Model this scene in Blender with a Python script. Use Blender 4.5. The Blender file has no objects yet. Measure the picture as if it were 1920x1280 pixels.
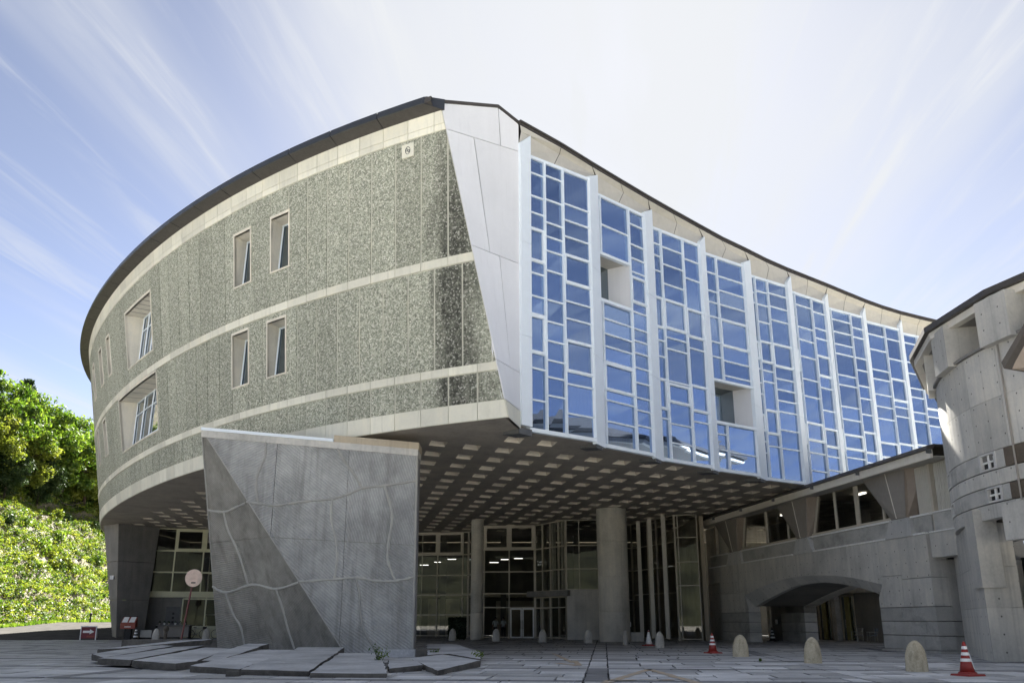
import bpy, bmesh, math, random
from math import sin, cos, atan2, pi, hypot, radians, sqrt
from mathutils import Vector, Matrix
random.seed(7)
SC = bpy.context.scene
COL = SC.collection

# ------------------------------------------------------------------ camera
cd = bpy.data.cameras.new('camera'); cam = bpy.data.objects.new('camera', cd); COL.objects.link(cam)
cam.location = (0, 0, 1.4)
cam.rotation_euler = (radians(90 + 16.913), 0, 0)
cd.sensor_width = 36; cd.lens = 1720 / 1920 * 36
cd.clip_start = .2; cd.clip_end = 3000
SC.camera = cam

# ------------------------------------------------------------------ sky and sun
SUN_EL, SUN_AZ = 35.6, 8.0          # azimuth from +Y towards +X
w = bpy.data.worlds.new('World'); SC.world = w; w.use_nodes = True
N = w.node_tree.nodes; L = w.node_tree.links; N.clear()
def nd(t, **k):
    n = N.new(t)
    for a, b in k.items(): setattr(n, a, b)
    return n
out = nd('ShaderNodeOutputWorld'); bg = nd('ShaderNodeBackground'); L.new(bg.outputs[0], out.inputs[0])
sky = nd('ShaderNodeTexSky', sky_type='NISHITA'); sky.sun_disc = False
sky.sun_elevation = radians(SUN_EL); sky.sun_rotation = radians(SUN_AZ)
sky.air_density = .22; sky.dust_density = .12; sky.ozone_density = .7; sky.altitude = 200
tc = nd('ShaderNodeTexCoord'); sp = nd('ShaderNodeSeparateXYZ'); L.new(tc.outputs['Generated'], sp.inputs[0])
def wm(op, a, b=None, c=None):
    n = nd('ShaderNodeMath', operation=op)
    for i, v in enumerate((a, b, c)):
        if v is None: continue
        if isinstance(v, (int, float)): n.inputs[i].default_value = v
        else: L.new(v, n.inputs[i])
    return n.outputs[0]
zc = wm('MAXIMUM', sp.outputs[2], .06)
px = wm('DIVIDE', sp.outputs[0], zc); py = wm('DIVIDE', sp.outputs[1], zc)
px = wm('SUBTRACT', px, wm('MULTIPLY', py, .09))
def cloud(sx, sy, ox, detail, rough, lo, hi, dist=.6):
    cb = nd('ShaderNodeCombineXYZ'); L.new(wm('MULTIPLY_ADD', px, sx, ox), cb.inputs[0]); L.new(wm('MULTIPLY', py, sy), cb.inputs[1])
    nz = nd('ShaderNodeTexNoise'); L.new(cb.outputs[0], nz.inputs['Vector'])
    nz.inputs['Scale'].default_value = 1; nz.inputs['Detail'].default_value = detail; nz.inputs['Roughness'].default_value = rough
    nz.inputs['Distortion'].default_value = dist
    mr = nd('ShaderNodeMapRange', interpolation_type='SMOOTHSTEP'); L.new(nz.outputs[0], mr.inputs[0])
    mr.inputs[1].default_value = lo; mr.inputs[2].default_value = hi
    return mr.outputs[0]
c1 = cloud(1.7, .20, 3.1, 5, .5, .45, .75)
c2 = cloud(.62, .16, 11.3, 5, .55, .46, .74)
c3 = cloud(6.5, .45, 1.3, 7, .6, .5, .78, 1.2)
cc = wm('ADD', wm('MULTIPLY', c1, .6), wm('MULTIPLY', c2, .30)); cc = wm('ADD', cc, wm('MULTIPLY', c3, .4)); cc = wm('MINIMUM', wm('ADD', cc, .07), 1.0)
# a thin bright veil of cirrus around the sun
sd = Vector((sin(radians(SUN_AZ)) * cos(radians(SUN_EL)), cos(radians(SUN_AZ)) * cos(radians(SUN_EL)), sin(radians(SUN_EL))))
vd = nd('ShaderNodeVectorMath', operation='DOT_PRODUCT'); L.new(tc.outputs['Generated'], vd.inputs[0]); vd.inputs[1].default_value = sd
mr = nd('ShaderNodeMapRange', interpolation_type='SMOOTHERSTEP'); L.new(vd.outputs['Value'], mr.inputs[0])
mr.inputs[1].default_value = .89; mr.inputs[2].default_value = 1.0; mr.inputs[4].default_value = .8
cov = wm('MINIMUM', wm('ADD', cc, wm('MULTIPLY', mr.outputs[0], wm('MULTIPLY_ADD', c2, .3, .75))), 1.0)
cov = wm('MULTIPLY', cov, .95)
mx = nd('ShaderNodeMix', data_type='RGBA'); L.new(cov, mx.inputs[0]); hsv = nd('ShaderNodeHueSaturation'); hsv.inputs['Saturation'].default_value = .78; L.new(sky.outputs[0], hsv.inputs['Color']); L.new(hsv.outputs[0], mx.inputs[6]); mx.inputs[7].default_value = (2.25, 2.3, 2.37, 1)
L.new(mx.outputs[2], bg.inputs[0]); bg.inputs[1].default_value = .05

sl = bpy.data.lights.new('sun', 'SUN'); sl.energy = 5.0; sl.angle = radians(.55); sl.color = (1, .95, .86)
so = bpy.data.objects.new('sun', sl); COL.objects.link(so); so.rotation_euler = (-sd).to_track_quat('-Z', 'Y').to_euler()
so.location = (0, 0, 60)
vs = SC.view_settings; vs.view_transform = 'Standard'; vs.look = 'None'; vs.exposure = 2.95; vs.gamma = 1; vs.use_curve_mapping = False
SC.cycles.max_bounces = 7; SC.cycles.diffuse_bounces = 4; SC.cycles.glossy_bounces = 4; SC.cycles.transparent_max_bounces = 8
SC.cycles.use_denoising = True
SC.cycles.sample_clamp_indirect = 8

# ------------------------------------------------------------------ materials
class Mat:
    def __init__(s, name):
        s.m = bpy.data.materials.new(name); s.m.use_nodes = True
        s.t = s.m.node_tree; s.b = s.t.nodes['Principled BSDF']; s.o = s.t.nodes['Material Output']
    def n(s, t, **k):
        n = s.t.nodes.new(t)
        for a, b in k.items(): setattr(n, a, b)
        return n
    def l(s, a, b): s.t.links.new(a, b)
    def put(s, sock, v):
        if v is None: return
        if isinstance(v, bpy.types.NodeSocket): s.l(v, sock)
        else: sock.default_value = v
    def math(s, op, a, b=None, c=None, clamp=False):
        n = s.n('ShaderNodeMath', operation=op, use_clamp=clamp)
        for i, v in enumerate((a, b, c)): s.put(n.inputs[i], v)
        return n.outputs[0]
    def co(s, kind='Object'): return s.n('ShaderNodeTexCoord').outputs[kind]
    def world(s): return s.n('ShaderNodeNewGeometry').outputs['Position']
    def uv(s): return s.n('ShaderNodeUVMap').outputs[0]
    def mapv(s, v, scale):
        n = s.n('ShaderNodeMapping'); s.l(v, n.inputs[0]); n.inputs['Scale'].default_value = scale; return n.outputs[0]
    def noise(s, v, scale, detail=4, rough=.55, dist=0):
        n = s.n('ShaderNodeTexNoise'); s.l(v, n.inputs['Vector']); n.inputs['Scale'].default_value = scale
        n.inputs['Detail'].default_value = detail; n.inputs['Roughness'].default_value = rough; n.inputs['Distortion'].default_value = dist
        return n.outputs[0]
    def vor(s, v, scale, feature='F1', outp='Color'):
        n = s.n('ShaderNodeTexVoronoi', feature=feature); s.l(v, n.inputs['Vector']); n.inputs['Scale'].default_value = scale
        return n.outputs[outp]
    def ramp(s, f, stops):
        n = s.n('ShaderNodeValToRGB'); s.put(n.inputs[0], f); e = n.color_ramp.elements
        while len(e) < len(stops): e.new(.5)
        for i, (p, c) in enumerate(stops): e[i].position = p; e[i].color = (*c, 1) if len(c) == 3 else c
        return n.outputs[0]
    def rng(s, f, a, b, c=0., d=1.):
        n = s.n('ShaderNodeMapRange'); s.put(n.inputs[0], f)
        for i, v in zip((1, 2, 3, 4), (a, b, c, d)): n.inputs[i].default_value = v
        return n.outputs[0]
    def mix(s, f, a, b, blend='MIX'):
        n = s.n('ShaderNodeMix', data_type='RGBA', blend_type=blend); s.put(n.inputs[0], f)
        s.put(n.inputs[6], a if not isinstance(a, tuple) else (*a, 1)); s.put(n.inputs[7], b if not isinstance(b, tuple) else (*b, 1)); return n.outputs[2]
    def bump(s, h, strength=.3, dist=.02):
        n = s.n('ShaderNodeBump'); s.l(h, n.inputs['Height']); n.inputs['Strength'].default_value = strength; n.inputs['Distance'].default_value = dist
        s.l(n.outputs[0], s.b.inputs['Normal'])
    def fin(s, col=None, rough=.8, metal=0., spec=.5):
        if col is not None: s.put(s.b.inputs['Base Color'], col if not isinstance(col, tuple) else (*col, 1))
        s.put(s.b.inputs['Roughness'], rough); s.put(s.b.inputs['Metallic'], metal); s.b.inputs['Specular IOR Level'].default_value = spec
        return s.m
    def rand(s): return s.n('ShaderNodeObjectInfo').outputs['Random']

def concrete(name, base, var=.35, ties=False, streak=.25, rough=.85, tint=(1, .97, .92), objvar=.12, tie_scale=(.9, .62)):
    M = Mat(name); P = M.world()
    a = M.noise(P, .55, 5, .6); b = M.noise(M.mapv(P, (2.2, 2.2, .22)), 1.0, 4, .6); c = M.noise(P, 9, 4, .65)
    f = M.math('ADD', M.math('MULTIPLY', a, .5), M.math('ADD', M.math('MULTIPLY', b, .3), M.math('MULTIPLY', c, .2)))
    lo = tuple(x * (1 - var) for x in base); hi = tuple(min(1, x * (1 + var)) * t for x, t in zip(base, tint))
    col = M.ramp(f, [(.33, lo), (.5, base), (.68, hi)])
    k = M.rng(M.rand(), 0, 1, 1 - objvar, 1 + objvar)
    col = M.mix(1.0, col, M.n('ShaderNodeCombineColor').outputs[0], 'MULTIPLY') if False else col
    hs = M.n('ShaderNodeHueSaturation'); M.l(col, hs.inputs['Color']); M.l(k, hs.inputs['Value']); col = hs.outputs[0]
    st = M.rng(M.noise(M.mapv(P, (5, 5, .12)), 1.0, 3, .6), .56, .74, 0, streak)
    col = M.mix(st, col, tuple(x * .35 for x in base))
    if ties:
        sx = M.n('ShaderNodeSeparateXYZ'); M.l(M.uv(), sx.inputs[0])
        fx = M.math('SUBTRACT', M.math('FRACT', M.math('DIVIDE', sx.outputs[0], tie_scale[0])), .5)
        fy = M.math('SUBTRACT', M.math('FRACT', M.math('DIVIDE', sx.outputs[1], tie_scale[1])), .5)
        fx = M.math('MULTIPLY', fx, tie_scale[0]); fy = M.math('MULTIPLY', fy, tie_scale[1])
        r = M.math('SQRT', M.math('ADD', M.math('MULTIPLY', fx, fx), M.math('MULTIPLY', fy, fy)))
        col = M.mix(M.rng(r, .026, .04, .85, 0), col, (.02, .02, .02))
    h = M.math('ADD', M.noise(P, 30, 3, .6), M.math('MULTIPLY', a, 2))
    M.bump(h, .25, .012)
    return M.fin(col, rough)

def plain(name, col, rough=.5, metal=0., spec=.5, vary=.12, scale=3.):
    M = Mat(name); f = M.noise(M.world(), scale, 4, .6)
    c = M.ramp(f, [(.3, tuple(x * (1 - vary) for x in col)), (.7, tuple(min(1, x * (1 + vary)) for x in col))])
    return M.fin(c, M.rng(M.noise(M.world(), scale * 2.7, 3), .3, .7, max(.03, rough - .08), min(1, rough + .08)), metal, spec)

def gravel_mat():
    M = Mat('exposed_aggregate'); P = M.world()
    v = M.vor(P, 16.); sv = M.n('ShaderNodeSeparateColor'); M.l(v, sv.inputs[0])
    col = M.ramp(sv.outputs[0], [(0, (.16, .172, .135)), (.3, (.29, .305, .245)), (.55, (.41, .43, .345)), (.8, (.54, .55, .455)), (.97, (.70, .70, .62))])
    ed = M.vor(P, 16., 'DISTANCE_TO_EDGE', 'Distance')
    col = M.mix(M.rng(ed, .0, .10, .6, 0), col, (.07, .078, .06))
    v2 = M.vor(P, 26); s2 = M.n('ShaderNodeSeparateColor'); M.l(v2, s2.inputs[0])
    col = M.mix(M.rng(s2.outputs[1], .6, .9, 0, .5), col, (.48, .49, .42))
    big = M.noise(P, .22, 4, .6)
    col = M.mix(M.rng(big, .4, .65, 0, .12), col, (.38, .39, .32))
    hs = M.n('ShaderNodeHueSaturation'); M.l(col, hs.inputs['Color']); M.l(M.rng(M.rand(), 0, 1, .88, 1.1), hs.inputs['Value']); col = hs.outputs[0]
    # weathering streak below the gutter end (runs down the wall at the corner), in wall coordinates
    sx = M.n('ShaderNodeSeparateXYZ'); M.l(M.uv(), sx.inputs[0])
    wob = M.math('MULTIPLY', M.math('SUBTRACT', M.noise(M.mapv(P, (1.2, 1.2, .35)), 1, 4, .65), .5), 2.6)
    s = M.math('ADD', sx.outputs[0], wob)
    m1 = M.math('MULTIPLY', M.rng(s, .6, 2.0, 0, 1), M.rng(s, 2.9, 3.8, 1, 0))
    m1 = M.math('MULTIPLY', m1, M.rng(sx.outputs[1], 22.2, 18.5, .25, 1))
    m1 = M.math('MULTIPLY', m1, M.rng(M.noise(P, 5, 4, .7), .3, .6, .45, 1))
    col = M.mix(M.math('MULTIPLY', m1, .9), col, M.mix(M.rng(sv.outputs[0], .8, .95, 0, .7), (.02, .021, .018), (.4, .4, .36)))
    m2 = M.rng(M.noise(M.mapv(P, (1.7, 1.7, .1)), 1, 4, .6), .52, .72, 0, .35)
    col = M.mix(M.math('MULTIPLY', m2, .4), col, (.12, .125, .10))
    M.bump(M.math('ADD', M.math('MULTIPLY', ed, 3), sv.outputs[0]), .5, .03)
    return M.fin(col, .85)

def glass_mirror(name, base, rough=.015, metal=.92):
    M = Mat(name); r = M.rand()
    hs = M.n('ShaderNodeHueSaturation'); hs.inputs['Color'].default_value = (*base, 1); M.l(M.rng(r, 0, 1, .78, 1.15), hs.inputs['Value'])
    # curtains behind some of the panes show faintly as pale folds
    sx = M.n('ShaderNodeSeparateXYZ'); M.l(M.world(), sx.inputs[0])
    fold = M.math('SINE', M.math('MULTIPLY', M.math('ADD', M.math('ADD', sx.outputs[0], sx.outputs[1]), M.noise(M.world(), .6, 2)), 22.))
    on = M.math('MULTIPLY', M.math('GREATER_THAN', M.math('FRACT', M.math('MULTIPLY', r, 7.13)), .68), M.rng(fold, -1, 1, .02, .13))
    col = M.mix(on, hs.outputs[0], (.5, .52, .55))
    M.bump(M.noise(M.world(), .45, 2, .5), .05, .06)
    return M.fin(col, rough, M.math('SUBTRACT', metal, M.math('MULTIPLY', on, .8)), .6)

def glass_clear(name, tint=(.74, .76, .74), boost=.95):
    M = Mat(name); t = M.t
    g = M.n('ShaderNodeBsdfGlossy'); g.inputs['Roughness'].default_value = .01; g.inputs['Color'].default_value = (.9, .92, .95, 1)
    tr = M.n('ShaderNodeBsdfTransparent'); tr.inputs['Color'].default_value = (*tint, 1)
    fr = M.n('ShaderNodeFresnel'); fr.inputs['IOR'].default_value = 1.6
    mx = M.n('ShaderNodeMixShader'); M.l(M.math('MINIMUM', M.math('MULTIPLY', fr.outputs[0], boost), 1.), mx.inputs[0]); M.l(tr.outputs[0], mx.inputs[1]); M.l(g.outputs[0], mx.inputs[2])
    M.l(mx.outputs[0], M.o.inputs[0]); return M.m

def leaf_mat(name, cols, trans=.35):
    M = Mat(name)
    wn = M.n('ShaderNodeTexWhiteNoise', noise_dimensions='3D')
    sn = M.n('ShaderNodeVectorMath', operation='SNAP'); M.l(M.world(), sn.inputs[0]); sn.inputs[1].default_value = (.7, .7, .7); M.l(sn.outputs[0], wn.inputs[0])
    f = M.math('ADD', M.math('MULTIPLY', M.noise(M.world(), .35, 3), .55), M.math('MULTIPLY', wn.outputs[0], .45))
    n = len(cols); col = M.ramp(f, [(.25 + .5 * i / (n - 1), c) for i, c in enumerate(cols)])
    d = M.n('ShaderNodeBsdfDiffuse'); tr = M.n('ShaderNodeBsdfTranslucent'); M.l(col, d.inputs[0])
    hs = M.n('ShaderNodeHueSaturation'); hs.inputs['Saturation'].default_value = 1.15; hs.inputs['Value'].default_value = 1.5; M.l(col, hs.inputs['Color']); M.l(hs.outputs[0], tr.inputs[0])
    mx = M.n('ShaderNodeMixShader'); mx.inputs[0].default_value = trans; M.l(d.outputs[0], mx.inputs[1]); M.l(tr.outputs[0], mx.inputs[2])
    gl = M.n('ShaderNodeBsdfGlossy'); gl.inputs['Roughness'].default_value = .45; gl.inputs['Color'].default_value = (.8, .85, .8, 1)
    m2 = M.n('ShaderNodeMixShader'); m2.inputs[0].default_value = .02; M.l(mx.outputs[0], m2.inputs[1]); M.l(gl.outputs[0], m2.inputs[2])
    M.l(m2.outputs[0], M.o.inputs[0]); return M.m

def hatch_concrete(name='combed_concrete', k=(1, 1, 1)):
    M = Mat(name); P = M.world()
    wv = M.n('ShaderNodeTexWave', wave_type='BANDS', bands_direction='DIAGONAL')
    rn = M.rand(); rot = M.n('ShaderNodeVectorRotate', rotation_type='Y_AXIS'); M.l(P, rot.inputs['Vector']); M.l(M.math('MULTIPLY', rn, 6.28), rot.inputs['Angle'])
    M.l(rot.outputs[0], wv.inputs[0]); wv.inputs['Scale'].default_value = 4.2; wv.inputs['Distortion'].default_value = 3.5; wv.inputs['Detail'].default_value = 2; wv.inputs['Detail Scale'].default_value = .35
    a = M.noise(P, .45, 5, .62); b = M.noise(P, 3, 5, .65)
    f = M.math('ADD', M.math('MULTIPLY', a, .7), M.math('MULTIPLY', b, .3))
    col = M.ramp(f, [(.3, (.21, .215, .215)), (.5, (.36, .366, .362)), (.7, (.53, .535, .53))])
    col = M.mix(M.math('MULTIPLY', M.math('SUBTRACT', 1.0, wv.outputs[1]), .2), col, (.10, .10, .097))
    st = M.rng(M.noise(M.mapv(P, (2.4, 2.4, .2)), 1, 4, .65), .5, .72, 0, .45)
    col = M.mix(st, col, (.11, .107, .095))
    col = M.mix(1.0, col, k, 'MULTIPLY')
    M.bump(M.math('ADD', M.math('MULTIPLY', wv.outputs[1], 1.0), b), .6, .03)
    return M.fin(col, .88)

def stone_mat(name, lo, hi, objvar=.28, speck=20, rough=.75, stain=(.35, .6, 1)):
    M = Mat(name); P = M.world()
    f = M.math('ADD', M.math('MULTIPLY', M.noise(P, .9, 5, .6), .55), M.math('MULTIPLY', M.noise(P, speck, 3, .7), .45))
    col = M.ramp(f, [(.3, lo), (.7, hi)])
    hs = M.n('ShaderNodeHueSaturation'); M.l(col, hs.inputs['Color']); M.l(M.rng(M.rand(), 0, 1, 1 - objvar, 1 + objvar), hs.inputs['Value'])
    hs.inputs['Saturation'].default_value = 1
    col = hs.outputs[0]
    st = M.rng(M.noise(M.mapv(P, stain), 1, 6, .68), .5, .68, 0, .55)
    col = M.mix(st, col, tuple(x * .5 for x in lo))
    M.bump(M.noise(P, 14, 5, .7), .35, .02)
    return M.fin(col, M.rng(f, .3, .7, rough - .15, rough + .1), 0, .4)

G = {}
G['gravel'] = gravel_mat()
G['joint'] = concrete('joint_concrete', (.50, .50, .43), .2, objvar=0)
G['cream'] = concrete('cream_precast', (.70, .69, .60), .14, streak=.22, rough=.7)
G['reveal'] = concrete('reveal_concrete', (.68, .65, .57), .2, streak=.15)
G['white'] = concrete('white_panel', (.75, .76, .79), .05, streak=.07, rough=.5, tint=(1, 1, 1), objvar=.03)
G['alu'] = plain('white_aluminium', (.78, .85, .92), .45, vary=.02)
G['alu_dark'] = plain('shadow_gap_metal', (.10, .105, .11), .5)
G['gutter'] = plain('dark_gutter_metal', (.045, .05, .06), .38, .3)
G['gutter_under'] = plain('dark_soffit_metal', (.06, .055, .052), .6)
G['roofedge'] = plain('roof_edge_metal', (.065, .058, .053), .5, .2)
G['eave'] = plain('beige_eave_panel', (.52, .50, .45), .6, vary=.06)
G['blue'] = glass_mirror('blue_reflective_glass', (.27, .37, .56))
G['wglass'] = glass_mirror('window_glass', (.20, .24, .27))
G['lobby'] = glass_clear('lobby_glass')
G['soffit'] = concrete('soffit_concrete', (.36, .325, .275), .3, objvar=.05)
G['coffer'] = concrete('coffer_concrete', (.70, .645, .55), .12, objvar=.12, streak=.1)  # paler than the soffit: bounced light on the pocket faces put into the colour
G['conc'] = concrete('cast_concrete', (.50, .49, .46), .35, streak=.3)
G['concties'] = concrete('formed_concrete', (.50, .49, .46), .3, ties=True, streak=.3)
G['blocklight'] = concrete('light_cast_concrete', (.52, .52, .51), .2, ties=True, streak=.15)
G['fasciapale'] = plain('pale_fascia_metal', (.72, .68, .60), .5, vary=.05)
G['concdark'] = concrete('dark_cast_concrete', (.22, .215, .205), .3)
G['column'] = concrete('column_concrete', (.47, .455, .41), .35, streak=.3)
G['granite'] = stone_mat('speckled_granite', (.33, .33, .315), (.56, .55, .52), .1, 26)
G['brownstone'] = stone_mat('brown_weathered_stone', (.07, .055, .042), (.16, .13, .10), .1, 12)
G['hatch'] = hatch_concrete(); G['hatchbrown'] = hatch_concrete('brown_combed_concrete', (.76, .735, .68))  # second one is the same combed concrete, toned darker and browner for the left facet
G['rib'] = concrete('light_mortar', (.38, .38, .36), .2)
G['tan'] = concrete('tan_concrete', (.42, .36, .27), .2)
G['slab'] = stone_mat('blue_grey_slab', (.30, .31, .325), (.66, .67, .68), .12, 9)
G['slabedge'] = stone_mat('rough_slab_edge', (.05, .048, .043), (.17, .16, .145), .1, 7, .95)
G['paver'] = stone_mat('grey_paver', (.35, .355, .36), (.62, .625, .63), .34, 14, .7)
G['paverdark'] = stone_mat('dark_paver', (.15, .153, .16), (.26, .263, .27), .2, 18, .7)
G['bed'] = plain('dark_joint_sand', (.05, .05, .048), .95)
G['asphalt'] = plain('asphalt', (.085, .083, .08), .95, spec=0., vary=.25, scale=1.2)
G['paleroad'] = plain('pale_road_concrete', (.36, .345, .31), .9, vary=.2, scale=.6)
G['paleplaza'] = plain('pale_forecourt_concrete', (.54, .52, .47), .9, vary=.12, scale=.3)
G['earth'] = plain('earth', (.10, .085, .05), .95, vary=.4, scale=.4)
G['bollard'] = stone_mat('bollard_stone', (.34, .295, .20), (.64, .575, .44), .12, 22, .9, (5, 5, 2.2))
G['bollard_grey'] = stone_mat('bollard_grey_stone', (.38, .365, .33), (.64, .62, .57), .12, 22, .9, (5, 5, 2.2))
G['red'] = plain('red_plastic', (.27, .024, .018), .45, vary=.15)
G['whitep'] = plain('white_reflective', (.8, .8, .78), .4, vary=.08, scale=9)
G['black'] = plain('black_rubber', (.02, .02, .02), .7)
G['vdark'] = plain('grey_brown_metal', (.27, .25, .225), .55, vary=.06)
G['vside'] = plain('brown_metal_side', (.26, .215, .175), .5, vary=.08)
G['ribbed'] = plain('ribbed_panel', (.55, .53, .47), .6, vary=.05)
G['frame'] = plain('beige_window_frame', (.50, .46, .38), .45, vary=.06)
G['framegreen'] = plain('cream_window_frame', (.62, .62, .44), .45, vary=.05)
G['finpale'] = plain('pale_fin_metal', (.60, .57, .50), .4, vary=.05)
G['dark'] = plain('dark_interior', (.045, .042, .038), .8, vary=.2)
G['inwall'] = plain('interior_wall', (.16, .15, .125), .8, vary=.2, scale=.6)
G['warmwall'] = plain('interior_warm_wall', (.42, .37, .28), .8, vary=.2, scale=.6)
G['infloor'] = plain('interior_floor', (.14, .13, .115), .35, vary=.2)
G['orange'] = None
def paint_mat():
    M = Mat('worn_orange_paint'); P = M.world()
    f = M.rng(M.noise(P, 4, 6, .75), .44, .60, 0, .8)
    col = M.mix(f, (.40, .375, .33), (.55, .34, .14)); M.bump(M.noise(P, 20, 3), .2, .01)
    return M.fin(col, .7)
G['orange'] = paint_mat()
G['whitepaint'] = plain('worn_white_paint', (.55, .55, .54), .7, vary=.25, scale=4)
G['darkred'] = plain('dark_red_board', (.16, .02, .03), .5)
G['orangebox'] = plain('orange_red_metal', (.26, .05, .03), .45)
G['pinksign'] = plain('faded_pink_disc', (.80, .62, .52), .5, vary=.16, scale=4)
G['pole'] = plain('red_brown_pole', (.20, .07, .07), .5)
G['steel'] = plain('steel', (.35, .35, .35), .35, .8)
G['wood'] = plain('dark_weathered_wood', (.10, .085, .065), .8, vary=.3, scale=8)
G['olive'] = plain('olive_door', (.28, .27, .10), .5, vary=.1)
G['bluechair'] = plain('blue_grey_seat', (.12, .15, .2), .5)
G['bark'] = plain('bark', (.075, .055, .04), .9, vary=.4, scale=6)
G['leaf_a'] = leaf_mat('bright_leaves', [(.03, .065, .013), (.085, .14, .026), (.19, .25, .05)])
G['leaf_b'] = leaf_mat('yellow_green_leaves', [(.06, .085, .016), (.145, .18, .033), (.25, .27, .06)])
G['leaf_c'] = leaf_mat('dark_leaves', [(.018, .035, .012), (.035, .06, .02), (.06, .085, .03)], .2)
G['leaf_d'] = leaf_mat('brown_green_leaves', [(.03, .03, .016), (.06, .05, .028), (.09, .08, .04)], .2)
G['hedge'] = leaf_mat('hedge_leaves', [(.010, .02, .01), (.02, .035, .015), (.035, .05, .02)], .15)
def lamp_mat():
    M = Mat('fluorescent_tube'); M.b.inputs['Emission Color'].default_value = (1, .96, .88, 1); M.b.inputs['Emission Strength'].default_value = .55
    return M.fin((.8, .8, .78), .4)
G['tube'] = lamp_mat()

# ------------------------------------------------------------------ mesh helpers
class MB:
    def __init__(s): s.v = []; s.f = []; s.uv = []; s.mi = []
    def poly(s, pts, uv=None, mi=0):
        b = len(s.v); s.v += [tuple(p) for p in pts]; s.f.append(tuple(range(b, b + len(pts)))); s.uv.append(uv); s.mi.append(mi)
    def hexa(s, p, uv=None, mi=0, side=None):
        """p: 8 points, 0-3 front loop, 4-7 back loop"""
        b = len(s.v); s.v += [tuple(q) for q in p]
        sm = mi if side is None else side
        for k, f in enumerate(((0, 1, 2, 3), (7, 6, 5, 4), (1, 0, 4, 5), (2, 1, 5, 6), (3, 2, 6, 7), (0, 3, 7, 4))):
            s.f.append(tuple(b + i for i in f)); s.mi.append(mi if k == 0 else sm)
            s.uv.append([uv[i % 4] for i in f] if uv else None)
    def box(s, x0, x1, y0, y1, z0, z1, mi=0):
        s.hexa([(x0, y0, z0), (x1, y0, z0), (x1, y0, z1), (x0, y0, z1), (x0, y1, z0), (x1, y1, z0), (x1, y1, z1), (x0, y1, z1)],
               [(x0, z0), (x1, z0), (x1, z1), (x0, z1)], mi)
    def prism(s, loop, off, uv=None, mi=0, side=None):
        """extrude a planar loop by vector off"""
        n = len(loop); b = len(s.v); off = Vector(off)
        s.v += [tuple(p) for p in loop] + [tuple(Vector(p) + off) for p in loop]
        sm = mi if side is None else side
        s.f.append(tuple(range(b, b + n))); s.uv.append(uv); s.mi.append(mi)
        s.f.append(tuple(range(b + 2 * n - 1, b + n - 1, -1))); s.uv.append(None); s.mi.append(sm)
        for i in range(n):
            j = (i + 1) % n; s.f.append((b + j, b + i, b + n + i, b + n + j)); s.mi.append(sm)
            s.uv.append([uv[j], uv[i], uv[i], uv[j]] if uv else None)
    def tube(s, pts, r, n=8, cap=True, mi=0):
        pts = [Vector(p) for p in pts]; rr = r if isinstance(r, (list, tuple)) else [r] * len(pts); b = len(s.v)
        up = None
        for i, p in enumerate(pts):
            d = (pts[min(i + 1, len(pts) - 1)] - pts[max(i - 1, 0)]).normalized()
            if up is None: up = d.orthogonal().normalized()
            up = (up - d * up.dot(d)).normalized(); sd_ = d.cross(up)
            for k in range(n):
                a = 2 * pi * k / n; s.v.append(tuple(p + (up * cos(a) + sd_ * sin(a)) * rr[i]))
        for i in range(len(pts) - 1):
            for k in range(n):
                k2 = (k + 1) % n; s.f.append((b + i * n + k, b + i * n + k2, b + (i + 1) * n + k2, b + (i + 1) * n + k)); s.uv.append(None); s.mi.append(mi)
        if cap:
            s.f.append(tuple(b + k for k in range(n - 1, -1, -1))); s.f.append(tuple(b + (len(pts) - 1) * n + k for k in range(n))); s.uv += [None, None]; s.mi += [mi, mi]
    def lathe(s, prof, n=20, c=(0, 0, 0), mi=0):
        b = len(s.v)
        for r, z in prof:
            for k in range(n): a = 2 * pi * k / n; s.v.append((c[0] + r * cos(a), c[1] + r * sin(a), c[2] + z))
        for i in range(len(prof) - 1):
            for k in range(n):
                k2 = (k + 1) % n; s.f.append((b + i * n + k, b + i * n + k2, b + (i + 1) * n + k2, b + (i + 1) * n + k)); s.uv.append(None); s.mi.append(mi)
        s.f.append(tuple(b + k for k in range(n - 1, -1, -1))); s.f.append(tuple(b + (len(prof) - 1) * n + k for k in range(n))); s.uv += [None, None]; s.mi += [mi, mi]
    def mesh(s, name, mats, smooth=False):
        me = bpy.data.meshes.new(name); me.from_pydata(s.v, [], s.f)
        if any(u for u in s.uv):
            ul = me.uv_layers.new(name='UVMap'); k = 0; d = []
            for f, u in zip(s.f, s.uv):
                for i in range(len(f)): d += list(u[i]) if u else [0., 0.]
            ul.data.foreach_set('uv', d)
        for m in (mats if isinstance(mats, (list, tuple)) else [mats]): me.materials.append(m)
        if any(s.mi): me.polygons.foreach_set('material_index', s.mi)
        if smooth: me.polygons.foreach_set('use_smooth', [True] * len(me.polygons))
        me.update(); return me
    def build(s, name, mats, parent=None, smooth=False, loc=None, fix=False, bevel=0):
        me = s.mesh(name, mats, smooth)
        if fix or bevel:
            bm = bmesh.new(); bm.from_mesh(me); bmesh.ops.remove_doubles(bm, verts=bm.verts, dist=1e-4)
            bmesh.ops.recalc_face_normals(bm, faces=bm.faces)
            if bevel:
                es = [e for e in bm.edges if len(e.link_faces) == 2 and e.calc_face_angle(0) > .5]
                bmesh.ops.bevel(bm, geom=es, offset=bevel, segments=2, affect='EDGES', profile=.6)
            bm.to_mesh(me); bm.free(); me.update()
        return link(name, me, parent, loc)
ORIG = {}
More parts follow.
